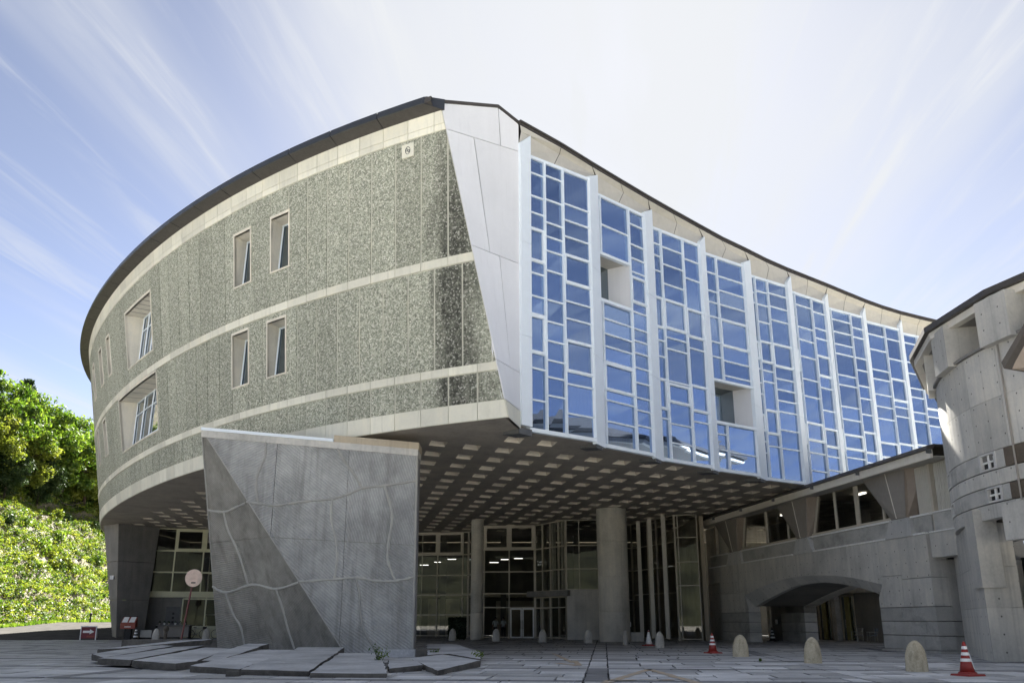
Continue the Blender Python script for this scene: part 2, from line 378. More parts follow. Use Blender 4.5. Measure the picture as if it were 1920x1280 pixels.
def link(name, me, parent=None, loc=None):
    o = bpy.data.objects.new(name, me); COL.objects.link(o)
    if parent is not None:
        o.parent = parent; off = Vector(ORIG.get(parent.name, (0, 0, 0)))
        o.location = (Vector(loc) if loc is not None else Vector((0, 0, 0))) - off
        ORIG[o.name] = (0, 0, 0) if loc is None else tuple(loc)      # children of parts are also given in the same frame
    elif loc is not None: o.location = loc
    return o
def tag(o, label=None, cat=None, group=None, kind=None):
    if label: o['label'] = label
    if cat: o['category'] = cat
    if group: o['group'] = group
    if kind: o['kind'] = kind
    return o
def empty(name, loc, label, cat, group=None, rz=0, frame='world'):
    o = bpy.data.objects.new(name, None); COL.objects.link(o); o.location = loc; o.rotation_euler = (0, 0, rz); o.empty_display_size = .5
    ORIG[o.name] = tuple(loc) if frame == 'world' else (0, 0, 0)
    return tag(o, label, cat, group)
def copy_tree(o, parent=None, name=None):
    c = o.copy(); COL.objects.link(c)
    if parent is not None: c.parent = parent
    for ch in list(o.children): copy_tree(ch, c)
    return c
def lerp(a, b, t): return tuple(x + (y - x) * t for x, y in zip(a, b))
def struct(name, mb, mats, **k): return tag(mb.build(name, mats, **k), kind='structure')

# ------------------------------------------------------------------ ground
def sheet(name, pts, z, mat):
    m = MB(); m.poly([(x, y, z) for x, y in pts]); return struct(name, m, mat)
sheet('ground', [(-900, -900), (900, -900), (900, 900), (-900, 900)], -.09, G['earth'])
G['path'] = plain('pale_path_concrete', (.11, .105, .09), .95, spec=0., vary=.25, scale=.8)
sheet('forecourt', [(-95, -125), (95, -125), (95, 60), (40.1, 60), (40.1, 3.9), (-48.1, 3.9), (-48.1, 40), (-95, 40)], -.05, G['paleplaza'])  # unseen pale ground, added to bounce sunlight up onto the shaded facades
sheet('paving_bed', [(-48, 4), (40, 4), (40, 100), (-28, 100), (-30, 74), (-48, 74)], -.045, G['bed'])
def slope_sheet(name, quads, mat, dz):
    m = MB(); rz_ = lambda y: max(0., min(1.25, (y - 74) * .045))
    for q in quads: m.poly([(x, y, rz_(y) + dz) for x, y in q])
    return struct(name, m, mat)
ys_ = [55, 66, 74, 80, 86, 92, 98.2, 102, 110, 130, 150]
slope_sheet('road', [[(-51.5, a), (-30, a), (-30, b), (-51.5, b)] for a, b in zip(ys_[:-1], ys_[1:]) if a >= 74] + [[(-60, 40), (-47.6, 40), (-47.6, 74), (-60, 74)]], G['asphalt'], -.02)
slope_sheet('roadside_path', [[(-53, a), (-48.2 + max(0, a - 92) * .12, a), (-48.2 + max(0, b - 92) * .12, b), (-53, b)] for a, b in zip(ys_[:-1], ys_[1:]) if a >= 80], G['path'], -.012)

# ------------------------------------------------------------------ main building
CX, CY = 5.0, 75.0; ZB, ZT = 9.1, 23.0
def rb(t): t += 2.2; return ((-3.20281817 * t + 8.818) * t + 7.124) * t + 34.316
def rt(t): t += 2.2; return ((-2.079 * t + 9.322) * t + 5.4545) * t + 36.061
def S(x, z, off=0.):
    t = -x; h = (z - ZB) / (ZT - ZB); r = rb(t) * (1 - h) + rt(t) * h + off
    return Vector((CX + r * cos(t), CY + r * sin(t), z))
XE0, XE1 = 1.7008, 1.7753
def xe(z): return XE0 + (XE1 - XE0) * (z - ZB) / (ZT - ZB)
XEND = 3.62
# arc length table on the base curve
TAB = []; acc = 0; pv = S(XE0, ZB)
for i in range(2001):
    x = XE0 + (XEND - XE0) * i / 2000; q = S(x, ZB); acc += (q - pv).length; pv = q; TAB.append((x, acc))
def arc(x):
    i = min(1999, max(0, int((x - XE0) / (XEND - XE0) * 2000))); return TAB[i][1] + (x - TAB[i][0]) * 37
def xat(s):
    lo, hi = 0, 2000
    while hi - lo > 1:
        m = (lo + hi) // 2
        if TAB[m][1] < s: lo = m
        else: hi = m
    return TAB[lo][0] + (s - TAB[lo][1]) / max(1e-6, TAB[hi][1] - TAB[lo][1]) * (TAB[hi][0] - TAB[lo][0])
bld = empty('office_building', (-6, 60, 0), 'large building raised on columns with curved pebble-faced wall and saw-tooth blue glass front', 'building')

def clip(poly, a, b, c):
    """keep a*x+b*y>=c"""
    o = []
    for i in range(len(poly)):
        p, q = poly[i], poly[(i + 1) % len(poly)]
        dp = a * p[0] + b * p[1] - c; dq = a * q[0] + b * q[1] - c
        if dp >= 0: o.append(p)
        if (dp >= 0) != (dq >= 0):
            t = dp / (dp - dq); o.append((p[0] + (q[0] - p[0]) * t, p[1] + (q[1] - p[1]) * t))
    return o
def area(p): return .5 * sum(p[i][0] * p[(i + 1) % len(p)][1] - p[(i + 1) % len(p)][0] * p[i][1] for i in range(len(p)))
ke = (XE1 - XE0) / (ZT - ZB)
# windows: x0,x1 (x = minus polar angle), z0,z1, recess at bottom and top
WIN = [(2.016, 2.053, 17.95, 20.68, .45, .85), (2.102, 2.143, 17.95, 20.7, .45, .85), (2.022, 2.061, 12.74, 15.42, .45, .85), (2.108, 2.150, 12.76, 15.45, .45, .85),
       (2.460, 2.622, 17.1, 20.7, .55, 1.2), (2.449, 2.721, 12.2, 15.65, .55, 1.2),
       (2.765, 2.797, 17.97, 20.63, .45, .85), (2.862, 2.898, 18.0, 20.6, .45, .85), (2.882, 2.921, 13.0, 15.5, .45, .85), (3.01, 3.05, 13.0, 15.5, .45, .85), (2.99, 3.03, 18.0, 20.6, .45, .85)]
def rect_minus(r, ws):
    rs = [r]
    for w_ in ws:
        nr = []
        for (a, b, c, d) in rs:
            wa, wb, wc, wd = w_[:4]
            if wb <= a or wa >= b or wd <= c or wc >= d: nr.append((a, b, c, d)); continue
            if wa > a: nr.append((a, wa, c, d))
            if wb < b: nr.append((wb, b, c, d))
            a2, b2 = max(a, wa), min(b, wb)
            if wc > c: nr.append((a2, b2, c, wc))
            if wd < d: nr.append((a2, b2, wd, d))
        rs = nr
    return rs
def skin_piece(mb, r, o0, o1, gx=.0, gz=.0):
    a, b, c, d = r; a += gx; b -= gx; c += gz; d -= gz
    p = [(b, c), (a, c), (a, d), (b, d)]
    p = clip(p, 1, -ke, XE0 - ke * ZB + .0004)
    if len(p) < 3 or abs(area(p)) < 2e-4: return
    f = [S(x, z, o1) for x, z in p]; k = [S(x, z, o0) for x, z in p]; uv = [(arc(x), z) for x, z in p]
    mb.poly(f, uv)
    for i in range(len(p)):
        j = (i + 1) % len(p); mb.poly([f[j], f[i], k[i], k[j]], [uv[j], uv[i], uv[i], uv[j]])
PW = 1.39; S0 = arc(1.802) - 3 * PW
def columns(shift):
    xs = [XE0 - .01]; s = S0 + shift
    while s < TAB[-1][1]:
        if s > .05: xs.append(xat(s))
        s += PW
    return xs
def skin_row(name, z0, z1, shift, mat, o1, gx=.0010, gz=.02, wins=(), maxn=999):
    xs = columns(shift)
    for a, b in zip(xs[:-1], xs[1:]):
        for r in rect_minus((a + gx, b - gx, z0 + gz, z1 - gz), [(w_[0] - .002, w_[1] + .002, w_[2] - .06, w_[3] + .06) for w_ in wins]):
            mb = MB(); skin_piece(mb, r, -.08, o1)
            if mb.f: mb.build(name, mat, bld)
skin_row('pebble_panel', 16.2, 22.05, 0, G['gravel'], .05, wins=WIN)
skin_row('pebble_panel', 11.41, 15.8, PW / 2, G['gravel'], .05, wins=WIN)
skin_row('pebble_panel', 9.83, 11.05, 0, G['gravel'], .05)
skin_row('band_stone', 15.8, 16.2, 0, G['cream'], .09, .0003, .015)
skin_row('band_stone', 11.05, 11.41, 0, G['cream'], .09, .0003, .015)
skin_row('base_stone', 9.1, 9.83, 0, G['cream'], .08, .0003, .012)
skin_row('eave_strip_stone', 22.05, 22.36, PW / 2, G['cream'], .08, .0003, .012)
skin_row('eave_tile', 22.36, 23.0, PW / 2, G['cream'], .08, .0003, .012)
# backing wall seen in the joints
core = MB(); xs = sorted(set([XE0 + (XEND - XE0) * i / 60 for i in range(61)] + [w_[i] for w_ in WIN for i in (0, 1)]))
for a, b in zip(xs[:-1], xs[1:]):
    for r in rect_minus((a, b, ZB, ZT), WIN):
        p = clip([(r[1], r[2]), (r[0], r[2]), (r[0], r[3]), (r[1], r[3])], 1, -ke, XE0 - ke * ZB)
        if len(p) > 2: core.poly([S(x, z, .03) for x, z in p])
core.build('wall_backing', G['joint'], bld)
# deep-set windows
def winrect(x, z, w_, off_b, off_t):
    h = (z - w_[2]) / (w_[3] - w_[2]); return S(x, z, -(off_b + (off_t - off_b) * h))
for w_ in WIN:
    a, b, c, d, rb_, rt_ = w_; n = 6 if b - a > .1 else 1
    m = MB(); xs = [a + (b - a) * i / n for i in range(n + 1)]
    for p, q in zip(xs[:-1], xs[1:]):
        e = .0012 * (n > 1)
        m.poly([S(q - e, d, .06), S(p + e, d, .06), winrect(p + e, d, w_, rb_, rt_ + .1), winrect(q - e, d, w_, rb_, rt_ + .1)])
        m.poly([S(p, c, .06), S(q, c, .06), winrect(q, c, w_, rb_ + .1, rt_), winrect(p, c, w_, rb_ + .1, rt_)])
    zz = [c, c + (d - c) * .5, d]
    for z0, z1 in zip(zz[:-1], zz[1:]):
        for x in (a, b):
            m.poly([S(x, z0, .06), S(x, z1, .06), winrect(x, z1, w_, rb_ + .1, rt_ + .1), winrect(x, z0, w_, rb_ + .1, rt_ + .1)])
    # lip standing proud of the pebble panels
    def lip(xa, xb, za, zb_):
        k = 8 if xb - xa > .1 else 1
        for i in range(k):
            p, q = xa + (xb - xa) * i / k, xa + (xb - xa) * (i + 1) / k
            m.hexa([S(q, za, .1), S(p, za, .1), S(p, zb_, .1), S(q, zb_, .1), S(q, za, -.06), S(p, za, -.06), S(p, zb_, -.06), S(q, zb_, -.06)])
    e = .0022
    lip(a - e, b + e, d, d + .13); lip(a - e, b + e, c - .07, c); lip(a - e, a, c, d); lip(b, b + e, c, d)
    wo = m.build('window', G['reveal'], bld)
    g = MB()
    for p, q in zip(xs[:-1], xs[1:]):
        g.poly([winrect(q, c, w_, rb_, rt_), winrect(p, c, w_, rb_, rt_), winrect(p, d, w_, rb_, rt_), winrect(q, d, w_, rb_, rt_)])
    g.build('glass', G['wglass'], wo)
    fr = MB()
    def bar(x0, z0, x1, z1, t=.07):
        p, q = winrect(x0, z0, w_, rb_ - .05, rt_ - .05), winrect(x1, z1, w_, rb_ - .05, rt_ - .05); fr.tube([p, q], t * .7, 4)
    e = .0015
    bar(a + e, c, a + e, d); bar(b - e, c, b - e, d); bar(a, c + .05, b, c + .05) if n == 1 else None; bar(a, d - .05, b, d - .05) if n == 1 else None
    if n > 1:
        for k in range(1, 4): bar(a + (b - a) * k / 4, c, a + (b - a) * k / 4, d, .09)
        for k in range(n):
            p, q = xs[k], xs[k + 1]; bar(p, c + (d - c) * .72, q, c + (d - c) * .72); bar(p, c + .06, q, c + .06); bar(p, c + .5, q, c + .5, .05); bar(p, d - .05, q, d - .05)
    fr.build('window_frame', G['alu'], wo)
# small plaque with the building emblem
m = MB(); pa, pb, pc, pd = 1.811, 1.827, 21.22, 21.85
m.hexa([S(pb, pc, .12), S(pa, pc, .12), S(pa, pd, .12), S(pb, pd, .12), S(pb, pc, 0), S(pa, pc, 0), S(pa, pd, 0), S(pb, pd, 0)])
pl = m.build('emblem_plaque', G['cream'], bld)
m = MB()
def emb(fn, n): m.tube([S(1.819 - fn(i / n)[0] / 38, 21.535 + fn(i / n)[1], .125) for i in range(n + 1)], .014, 4)
emb(lambda t: (.12 * cos(2 * pi * t + .5), .17 * sin(2 * pi * t + .5)), 20)
emb(lambda t: (-.055 + .05 * cos(2 * pi * t), .03 + .055 * sin(2 * pi * t)), 10); emb(lambda t: (.055 + .05 * cos(2 * pi * t), -.03 + .055 * sin(2 * pi * t)), 10)
emb(lambda t: (-.1 + .2 * t, .1 * sin(2 * pi * t)), 10)
m.build('emblem', G['alu_dark'], pl)

# gutter in lengths of two panels
prof = [(-.05, 22.98), (.66, 23.12), (.74, 23.12), (.74, 23.25), (.70, 23.27), (.68, 23.46), (.58, 23.5), (-.05, 23.52)]
xs = [XE1 + .001]; s = S0 + PW / 2
while s < TAB[-1][1]:
    x = xat(s)
    if x > XE1 + .02: xs.append(x)
    s += 2 * PW
xs[0] = XE1 - .004
for a, b in zip(xs[:-1], xs[1:]):
    m = MB(); k = len(prof); mid = [a + .0006, (a + b) / 2, b - .0006]
    for x in mid:
        for o_, z in prof:
            v = S(x if x > XE1 + .02 else x + .03 * max(0, o_), ZT, o_ + .08); m.v.append((v.x, v.y, z))
    for i in range(2):
        for j in range(k):
            j2 = (j + 1) % k; m.f.append((i * k + j, (i + 1) * k + j, (i + 1) * k + j2, i * k + j2)); m.uv.append(None); m.mi.append(1 if j == 0 else 0)
    m.f += [tuple(range(k)), tuple(range(3 * k - 1, 2 * k - 1, -1))]; m.uv += [None] * 2; m.mi += [0, 0]
    m.build('gutter', [G['gutter'], G['gutter_under']], bld, fix=True)

m = MB(); lp = [(-.02, 23.0), (.60, 23.15), (.66, 23.17), (.64, 23.42), (-.02, 23.45)]; lx = [xs[0] + .012 + (xs[-1] - xs[0] - .012) * i / 60 for i in range(61)]
for x in lx:
    for o_, z in lp: v = S(x, ZT, o_ + .08); m.v.append((v.x, v.y, z))
for i in range(60):
    for j in range(5): j2 = (j + 1) % 5; m.f.append((i * 5 + j, (i + 1) * 5 + j, (i + 1) * 5 + j2, i * 5 + j2)); m.uv.append(None); m.mi.append(0)
m.build('gutter_liner', G['gutter_under'], bld)

# white end wall between the curved wall and the glass front
F0, F1 = Vector((.35, 37.9, 9.1)), Vector((.30, 37.9, 23.4))
def EW(u, z, off=0.):
    A = S(xe(z), z, .05); B = lerp(F0, F1, (z - 9.1) / 14.3); B = Vector((B[0], B[1], z))
    p = A.lerp(B, u); d = (B - A); nrm = Vector((d.y, -d.x, 0)).normalized(); return p + nrm * off
def ew_panel(pts, mat='white'):
    m = MB(); u0, u1 = min(p[0] for p in pts), max(p[0] for p in pts)
    low = sorted([p for p in pts if p[1] < 22.08 and p[1] == min(q[1] for q in pts)]); hi_ = sorted([p for p in pts if p not in low])
    zl = low[0][1]; N_ = 10
    def col_(k):
        t = k / N_; u = u0 + (u1 - u0) * t; zh = hi_[0][1] + (hi_[-1][1] - hi_[0][1]) * t; return u, zh
    for a in range(N_):
        (ua, za), (ub, zb_) = col_(a), col_(a + 1)
        for c in range(N_):
            q = [(ua, zl + (za - zl) * c / N_), (ub, zl + (zb_ - zl) * c / N_), (ub, zl + (zb_ - zl) * (c + 1) / N_), (ua, zl + (za - zl) * (c + 1) / N_)]
            m.poly([EW(u, z, .03) for u, z in q])
    for (p, q) in ((pts[0], pts[1]), (pts[1], pts[2]), (pts[2], pts[3]), (pts[3], pts[0])): m.poly([EW(*q, .03), EW(*p, .03), EW(*p, -.1), EW(*q, -.1)])
    m.build('white_wall_panel', G[mat], bld)
g = .006
def ew_rect(u0, u1, z0, z1): ew_panel([(u0 + g, z0 + .015), (u1 - g, z0 + .015), (u1 - g, z1 - .015), (u0 + g, z1 - .015)])
ew_rect(0, 1, 9.85, 11.5); ew_panel([(0.01, 9.1), (.99, 9.1), (.99, 9.83), (.01, 9.83)], 'cream')
ew_rect(0, .57, 11.5, 16.5); ew_rect(.57, 1, 11.5, 16.5); ew_rect(0, .37, 16.5, 22.05); ew_rect(.37, 1, 16.5, 22.05)
ew_panel([(0.005, 22.07), (.735, 22.07), (.735, 24.0), (0.005, 23.35)]); ew_panel([(.745, 22.07), (.995, 22.07), (.995, 23.45), (.745, 23.98)])
m = MB()
for z0, z1 in ((9.1, 16.5), (16.5, 23.3)): 
    for a in range(8):
        for c in range(8): m.poly([EW((a + i_) / 8, z0 + (z1 - z0) * (c + j_) / 8, -.05) for i_, j_ in ((0, 0), (1, 0), (1, 1), (0, 1))])
m.build('end_wall_backing', G['alu_dark'], bld)
m = MB(); tp = [EW(0, 23.36, .06), EW(.74, 24.01, .06), EW(1, 23.47, .06)]
for p, q in zip(tp[:-1], tp[1:]):
    m.hexa([p, q, q + Vector((0, 0, .16)), p + Vector((0, 0, .16)), p + Vector((-.3, .5, 0)), q + Vector((-.3, .5, 0)), q + Vector((-.3, .5, .16)), p + Vector((-.3, .5, .16))])
m.build('end_wall_coping', G['roofedge'], bld)

# saw-tooth glass front
ST = [(.75, 38.34), (4.19, 41.91), (7.48, 45.68), (11.01, 49.05), (14.45, 52.32), (17.67, 54.88), (21.0, 57.9), (24.5, 60.6), (28.1, 63.2), (31.7, 65.6)]
EN = [(3.59, 40.61), (6.82, 44.45), (10.46, 48.17), (13.62, 51.0), (17.1, 54.15), (20.4, 56.95), (23.9, 59.75), (27.5, 62.45), (31.1, 64.9), (34.9, 66.9)]
FT = [23.1, 22.92, 22.78, 22.65, 22.52, 22.42, 22.35, 22.3, 22.25, 22.2]
ZG = 9.22
CF = [[0, .26, .55, 1], [0, .085, .66, 1], [0, .2, .64, 1], [0, .31, 1], [0, .14, .47, 1], [0, .12, .6, 1], [0, .1, .64, 1], [0, .56, 1], [0, .46, 1], [0, .35, 1]]
def fz(k, fr): return (FT[k] - 1.0) + (ZG - (FT[k] - 1.0)) * fr
rnd = random.Random(11)
# fractions from the head downwards; ('o', a, b) marks an opening light with a thick frame
LAY = {(0, 0): [.06, .15, .215, ('o', .275, .40), .445, .53, .595, ('o', .60, .735), .79, .90],
       (0, 1): [.05, .145, .235, .29, .345, .42, .53, .61, .68, .75, .81, .875],
       (0, 2): [.135, .20, .265, ('o', .335, .445), .515, .58, ('o', .66, .775), .82, .925],
       (1, 1): [.12, .22, .30, .51, .57, .62, .68, ('o', .685, .79), .83, .91],
       (1, 2): [.06, .15, .21, .27, ('o', .29, .40), .44, .51, .56, .61, .67, .73, .79, .84, .90],
       (2, 1): [.07, .15, .24, ('o', .31, .44), .48, .53, .67, ('o', .68, .76), .85, .93],
       (3, 1): [.09, .16, .23, ('o', .30, .43), .50, .57, .92]}
BALC = {1: (0, 2, 16.3, 18.8), 3: (0, 2, 11.75, 14.2)}
def layout(k, c):
    if (k, c) in LAY: return LAY[(k, c)]
    o, f = [], .05 + rnd.random() * .04
    op = [(.30 + rnd.random() * .04, .42 + rnd.random() * .03), (.66 + rnd.random() * .04, .77 + rnd.random() * .03)]
    if rnd.random() < .35: op = op[rnd.randrange(2):][:1]
    while f < .93:
        hit = [q for q in op if f - .03 < q[0] < f + .08]
        if hit: o.append(('o', *hit[0])); f = hit[0][1] + .035 + rnd.random() * .03; op.remove(hit[0]); continue
        o.append(f); f += rnd.choice((.055, .07, .09, .12))
    return o
for k in range(10):
    P, Q = Vector((*ST[k], 0)), Vector((*EN[k], 0)); d = (Q - P); Lb = d.length; d.normalize(); nn = Vector((d.y, -d.x, 0)); P = P - nn * .12; Q = Q - nn * .12 + d * .3; Lb += .3
    def X(u, z, off=0.): p = P + d * (u * Lb) + nn * off; return Vector((p.x, p.y, z))
    head = FT[k] - 1.0 if k < 9 else 17.0
    def bar(mb, u0, u1, z0, z1, o0, o1): mb.hexa([X(u0, z0, o1), X(u1, z0, o1), X(u1, z1, o1), X(u0, z1, o1), X(u0, z0, o0), X(u1, z0, o0), X(u1, z1, o0), X(u0, z1, o0)])
    fm = MB(); mu = .043 / Lb; cf = CF[k]
    bar(fm, 0, 1, ZG - .14, ZG + .03, -.1, .14); bar(fm, 0, 1, head - .05, head + .1, -.06, .1); bar(fm, -mu, mu, ZG, head, -.06, .05); bar(fm, 1 - mu, 1 + mu, ZG, head, -.06, .05); trs = []
    bay = None; todo = []
    b_ = BALC.get(k)
    for c in range(len(cf) - 1):
        u0, u1 = cf[c] + mu, cf[c + 1] - mu; z1 = head; ops = []; cuts = []
        for it in layout(k, c):
            if isinstance(it, tuple): ops.append((fz(k, it[2]), fz(k, it[1]))); cuts += [fz(k, it[1]), fz(k, it[2])]
            else: cuts.append(fz(k, it))
        cuts = sorted(set([z for z in cuts if ZG + .25 < z < head - .2] + [ZG, head]))
        if b_ and b_[0] <= c < b_[1]:
            cuts = sorted([z for z in cuts if not (b_[2] - .35 < z < b_[3] + .35)] + [b_[2], b_[3]])
        for za, zb_ in zip(cuts[:-1], cuts[1:]):
            if b_ and b_[0] <= c < b_[1] and za >= b_[2] - .01 and zb_ <= b_[3] + .01: continue
            iso = any(abs(za - o_[0]) < .05 and abs(zb_ - o_[1]) < .05 for o_ in ops)
            todo.append((u0, u1, za, zb_, iso))
            if za > ZG + .1: trs.append((u0, u1, za))
    bay = fm.build('glazing_bay', G['alu'], bld)
    for u0, u1, za in trs: m = MB(); bar(m, u0, u1, za - .037, za + .037, -.05, .07); m.build('transom', G['alu'], bay)
    for u0, u1, za, zb_, iso in todo:
        jt = lambda: rnd.uniform(-.012, .012)
        m = MB(); m.poly([X(u0, za, jt()), X(u1, za, jt()), X(u1, zb_, jt()), X(u0, zb_, jt())]); m.build('pane', G['blue'], bay)
        if iso:
            m = MB(); t = .105; tu = t / Lb
            bar(m, u0, u1, za, za + t, .0, .1); bar(m, u0, u1, zb_ - t, zb_, .0, .1); bar(m, u0, u0 + tu, za + t, zb_ - t, .0, .1); bar(m, u1 - tu, u1, za + t, zb_ - t, .0, .1)
            m.build('opening_light_frame', G['alu'], bay)
    for c, u in enumerate(cf):
        if c in (0, len(cf) - 1): continue
        seg = [(ZG, head)]
        if b_ and c < b_[1] : seg = [(ZG, b_[2]), (b_[3], head)]
        for z0, z1 in seg:
            m = MB(); bar(m, u - mu, u + mu, z0, z1, -.06, .12); bar(m, u - mu * .45, u + mu * .45, z0, z1, .122, .16)
            m.build('mullion', G['alu'], bay)
    if b_:
        u1 = cf[b_[1]] - mu; z0, z1 = b_[2], b_[3]; m = MB(); D = 1.15
        m.poly([X(u1, z0, .05), X(u1 - .07, z0, -D), X(u1 - .07, z1, -D), X(u1, z1, .05)])          # pale cheek wall
        rec = m.build('balcony_recess', G['white'], bay)
        m = MB(); m.poly([X(0, z1, .0), X(u1, z1, .0), X(u1, z1, -D), X(0, z1, -D)]); m.build('balcony_ceiling', G['eave'], bay)
        m = MB(); m.poly([X(0, z0, 0), X(u1, z0, 0), X(u1, z0, -D), X(0, z0, -D)]); m.build('balcony_floor', G['eave'], bay)
        m = MB(); m.poly([X(0, z0, -D), X(u1 * .5, z0, -D), X(u1 * .5, z1, -D), X(0, z1, -D)]); m.build('pane', G['blue'], bay)
        m = MB(); m.poly([X(u1 * .5, z0, -D), X(u1 - .07, z0, -D), X(u1 - .07, z1, -D), X(u1 * .5, z1, -D)]); m.build('balcony_door', G['wglass'], bay)
        m = MB(); m.poly([X(0, z0, 0), X(0, z0, -D), X(0, z1, -D), X(0, z1, 0)]); m.build('balcony_side', G['white'], bay)
        m = MB(); bar(m, 0, u1, z0 - .06, z0 + .1, -.1, .16); m.build('balcony_rail', G['alu'], bay); m = MB(); bar(m, 0, u1, z1 - .08, z1 + .06, -.1, .12); m.build('balcony_head', G['alu'], bay)
    if k == 9:
        m = MB(); bar(m, 0, 1, 17.0, 17.14, -.1, .14)
        for z in (17.5, 17.85): m.tube([X(0, z, .05), X(1, z, .05)], .035, 6)
        for u in (.2, .5, .8): m.tube([X(u, 17.1, .05), X(u, 17.85, .05)], .03, 6)
        m.build('balcony_railing', G['alu'], bay)
        m = MB(); m.poly([X(0, 17, -2.5), X(1, 17, -2.5), X(1, 21.4, -2.5), X(0, 21.4, -2.5)]); m.build('pane', G['wglass'], bay)
        m = MB(); bar(m, 0, 1, 20.1, 20.5, -2.4, -.1); bar(m, .5, .58, 17, 21.4, -2.45, -2.3); m.build('balcony_beam', G['eave'], bay)
    # fin closing the step to the next bay (and its steel bracket under the soffit)
for k in range(10):
    A = Vector((*EN[k - 1], 0)) if k else Vector((.33, 37.86, 0)); B = Vector((*ST[k], 0)); d = (B - A).normalized(); nn = Vector((d.y, -d.x, 0))
    A = A + nn * .14 + d * (.24 if k else -.02); B = B + nn * .14 + d * .03; m = MB(); zs = [9.0 if k else 9.25, 13.2, 17.6, FT[k]]
    for z0, z1 in zip(zs[:-1], zs[1:]):
        a0, b0 = A, B; a1, b1 = A - nn * .2, B - nn * .4; z0 += .008; z1 -= .008
        za = z1 if z1 < 20 else z1 - .62
        m.hexa([(a0.x, a0.y, z0), (b0.x, b0.y, z0), (b0.x, b0.y, z1), (a0.x, a0.y, za), (a1.x, a1.y, z0), (b1.x, b1.y, z0), (b1.x, b1.y, z1), (a1.x, a1.y, za)])
    m.build('fin', G['alu'], bld)
    m = MB(); c = Vector((-.62, .78, 0)); wv = d * .42; p = (A + B) / 2 - nn * .1
    q = p + c * 1.1
    m.hexa([(*(p - wv).xy, 8.88), (*(p + wv).xy, 8.88), (*(p + wv).xy, 9.16), (*(p - wv).xy, 9.16), (*(q - wv).xy, 8.98), (*(q + wv).xy, 8.98), (*(q + wv).xy, 9.16), (*(q - wv).xy, 9.16)])
    m.build('fin_bracket', G['alu_dark'], bld)
# eave over the glass front
RP = [(991.6, .79, 38.23), (1052, 2.4, 40.23), (1110, 4.09, 42.21), (1164, 5.77, 44.12), (1215, 7.49, 46.05), (1263, 9.21, 47.92), (1310, 11.02, 49.85), (1354, 12.82, 51.76), (1396, 14.6, 53.44), (1436, 16.41, 55.23), (1475, 18.22, 56.84),
      (1513, 20.07, 58.37), (1551, 21.91, 59.89), (1587, 23.8, 61.5), (1622, 25.73, 63.12), (1655, 27.5, 64.5), (1688, 29.38, 65.8), (1725, 31.4, 67.0), (1762, 33.41, 68.14), (1790, 35.6, 69.2), (1810, 38, 70.3)]
R = []
for i, (_, x, y) in enumerate(RP):
    f = .985 - .034 * min(1, i / 16); R.append(Vector((x * f, y * f, 1.4 + 22.2 * f)))
RX = [Vector((.36, 37.78, 23.43))] + R[1:]
for i in range(len(RX) - 1):
    p, q = RX[i], RX[i + 1]; d = (q - p).normalized(); n2 = Vector((d.y, -d.x, 0)).normalized(); q2 = q - d * .03
    m = MB()
    for o0, o1, z0, z1 in ((.0, -.9, -.02, .11), (.07, -.9, .11, .2)):
        m.hexa([p + n2 * o0 + Vector((0, 0, z0)), q2 + n2 * o0 + Vector((0, 0, z0)), q2 + n2 * o0 + Vector((0, 0, z1)), p + n2 * o0 + Vector((0, 0, z1)), p + n2 * o1 + Vector((0, 0, z0)), q2 + n2 * o1 + Vector((0, 0, z0)), q2 + n2 * o1 + Vector((0, 0, z1)), p + n2 * o1 + Vector((0, 0, z1))])
    m.build('roof_edge', G['roofedge'], bld)
for k in range(10):
    i = 2 * k; ra, rm, rc = R[i], R[i + 1], R[i + 2]; zh = FT[k] - .92
    sv_, ev_ = Vector((*ST[k], 0)), Vector((*EN[k], 0)); d = (ev_ - sv_).normalized(); nn = Vector((d.y, -d.x, 0))
    if k == 0: sv_ = Vector((.38, 37.95, 0)); ra = RX[0]
    dn = Vector((0, 0, -.03)); hz = FT[k] - .95
    sh = Vector((*(sv_ - nn * .1 - d * .1).xy, hz)); eh = Vector((*(ev_ - nn * .08 + d * .12).xy, hz + .06)); mh = sh.lerp(eh, .52)
    st_ = Vector((*(sv_ + nn * .05).xy, FT[k] + .02)); nt_ = Vector((*ST[k + 1], FT[k + 1] + .02)) if k < 9 else Vector((*(ev_ + d * .6).xy, FT[k])); mt_ = st_.lerp(nt_, .5)
    def pull(q, t): c = sum(q, Vector()) / len(q); return [v + (c - v).normalized() * t for v in q]
    for q in ([sh, mh, mt_, st_], [mh, eh, nt_, mt_]):
        m = MB(); q = pull(q, .016); m.poly(q); m.build('eave_soffit', G['eave'], bld)
    for q in ([st_, mt_, rm + dn, ra + dn], [mt_, nt_, rc + dn, rm + dn]):
        m = MB(); q = pull(q, .02); m.poly([v + Vector((0, 0, -.025)) for v in q]); m.build('eave_panel', G['eave'], bld)
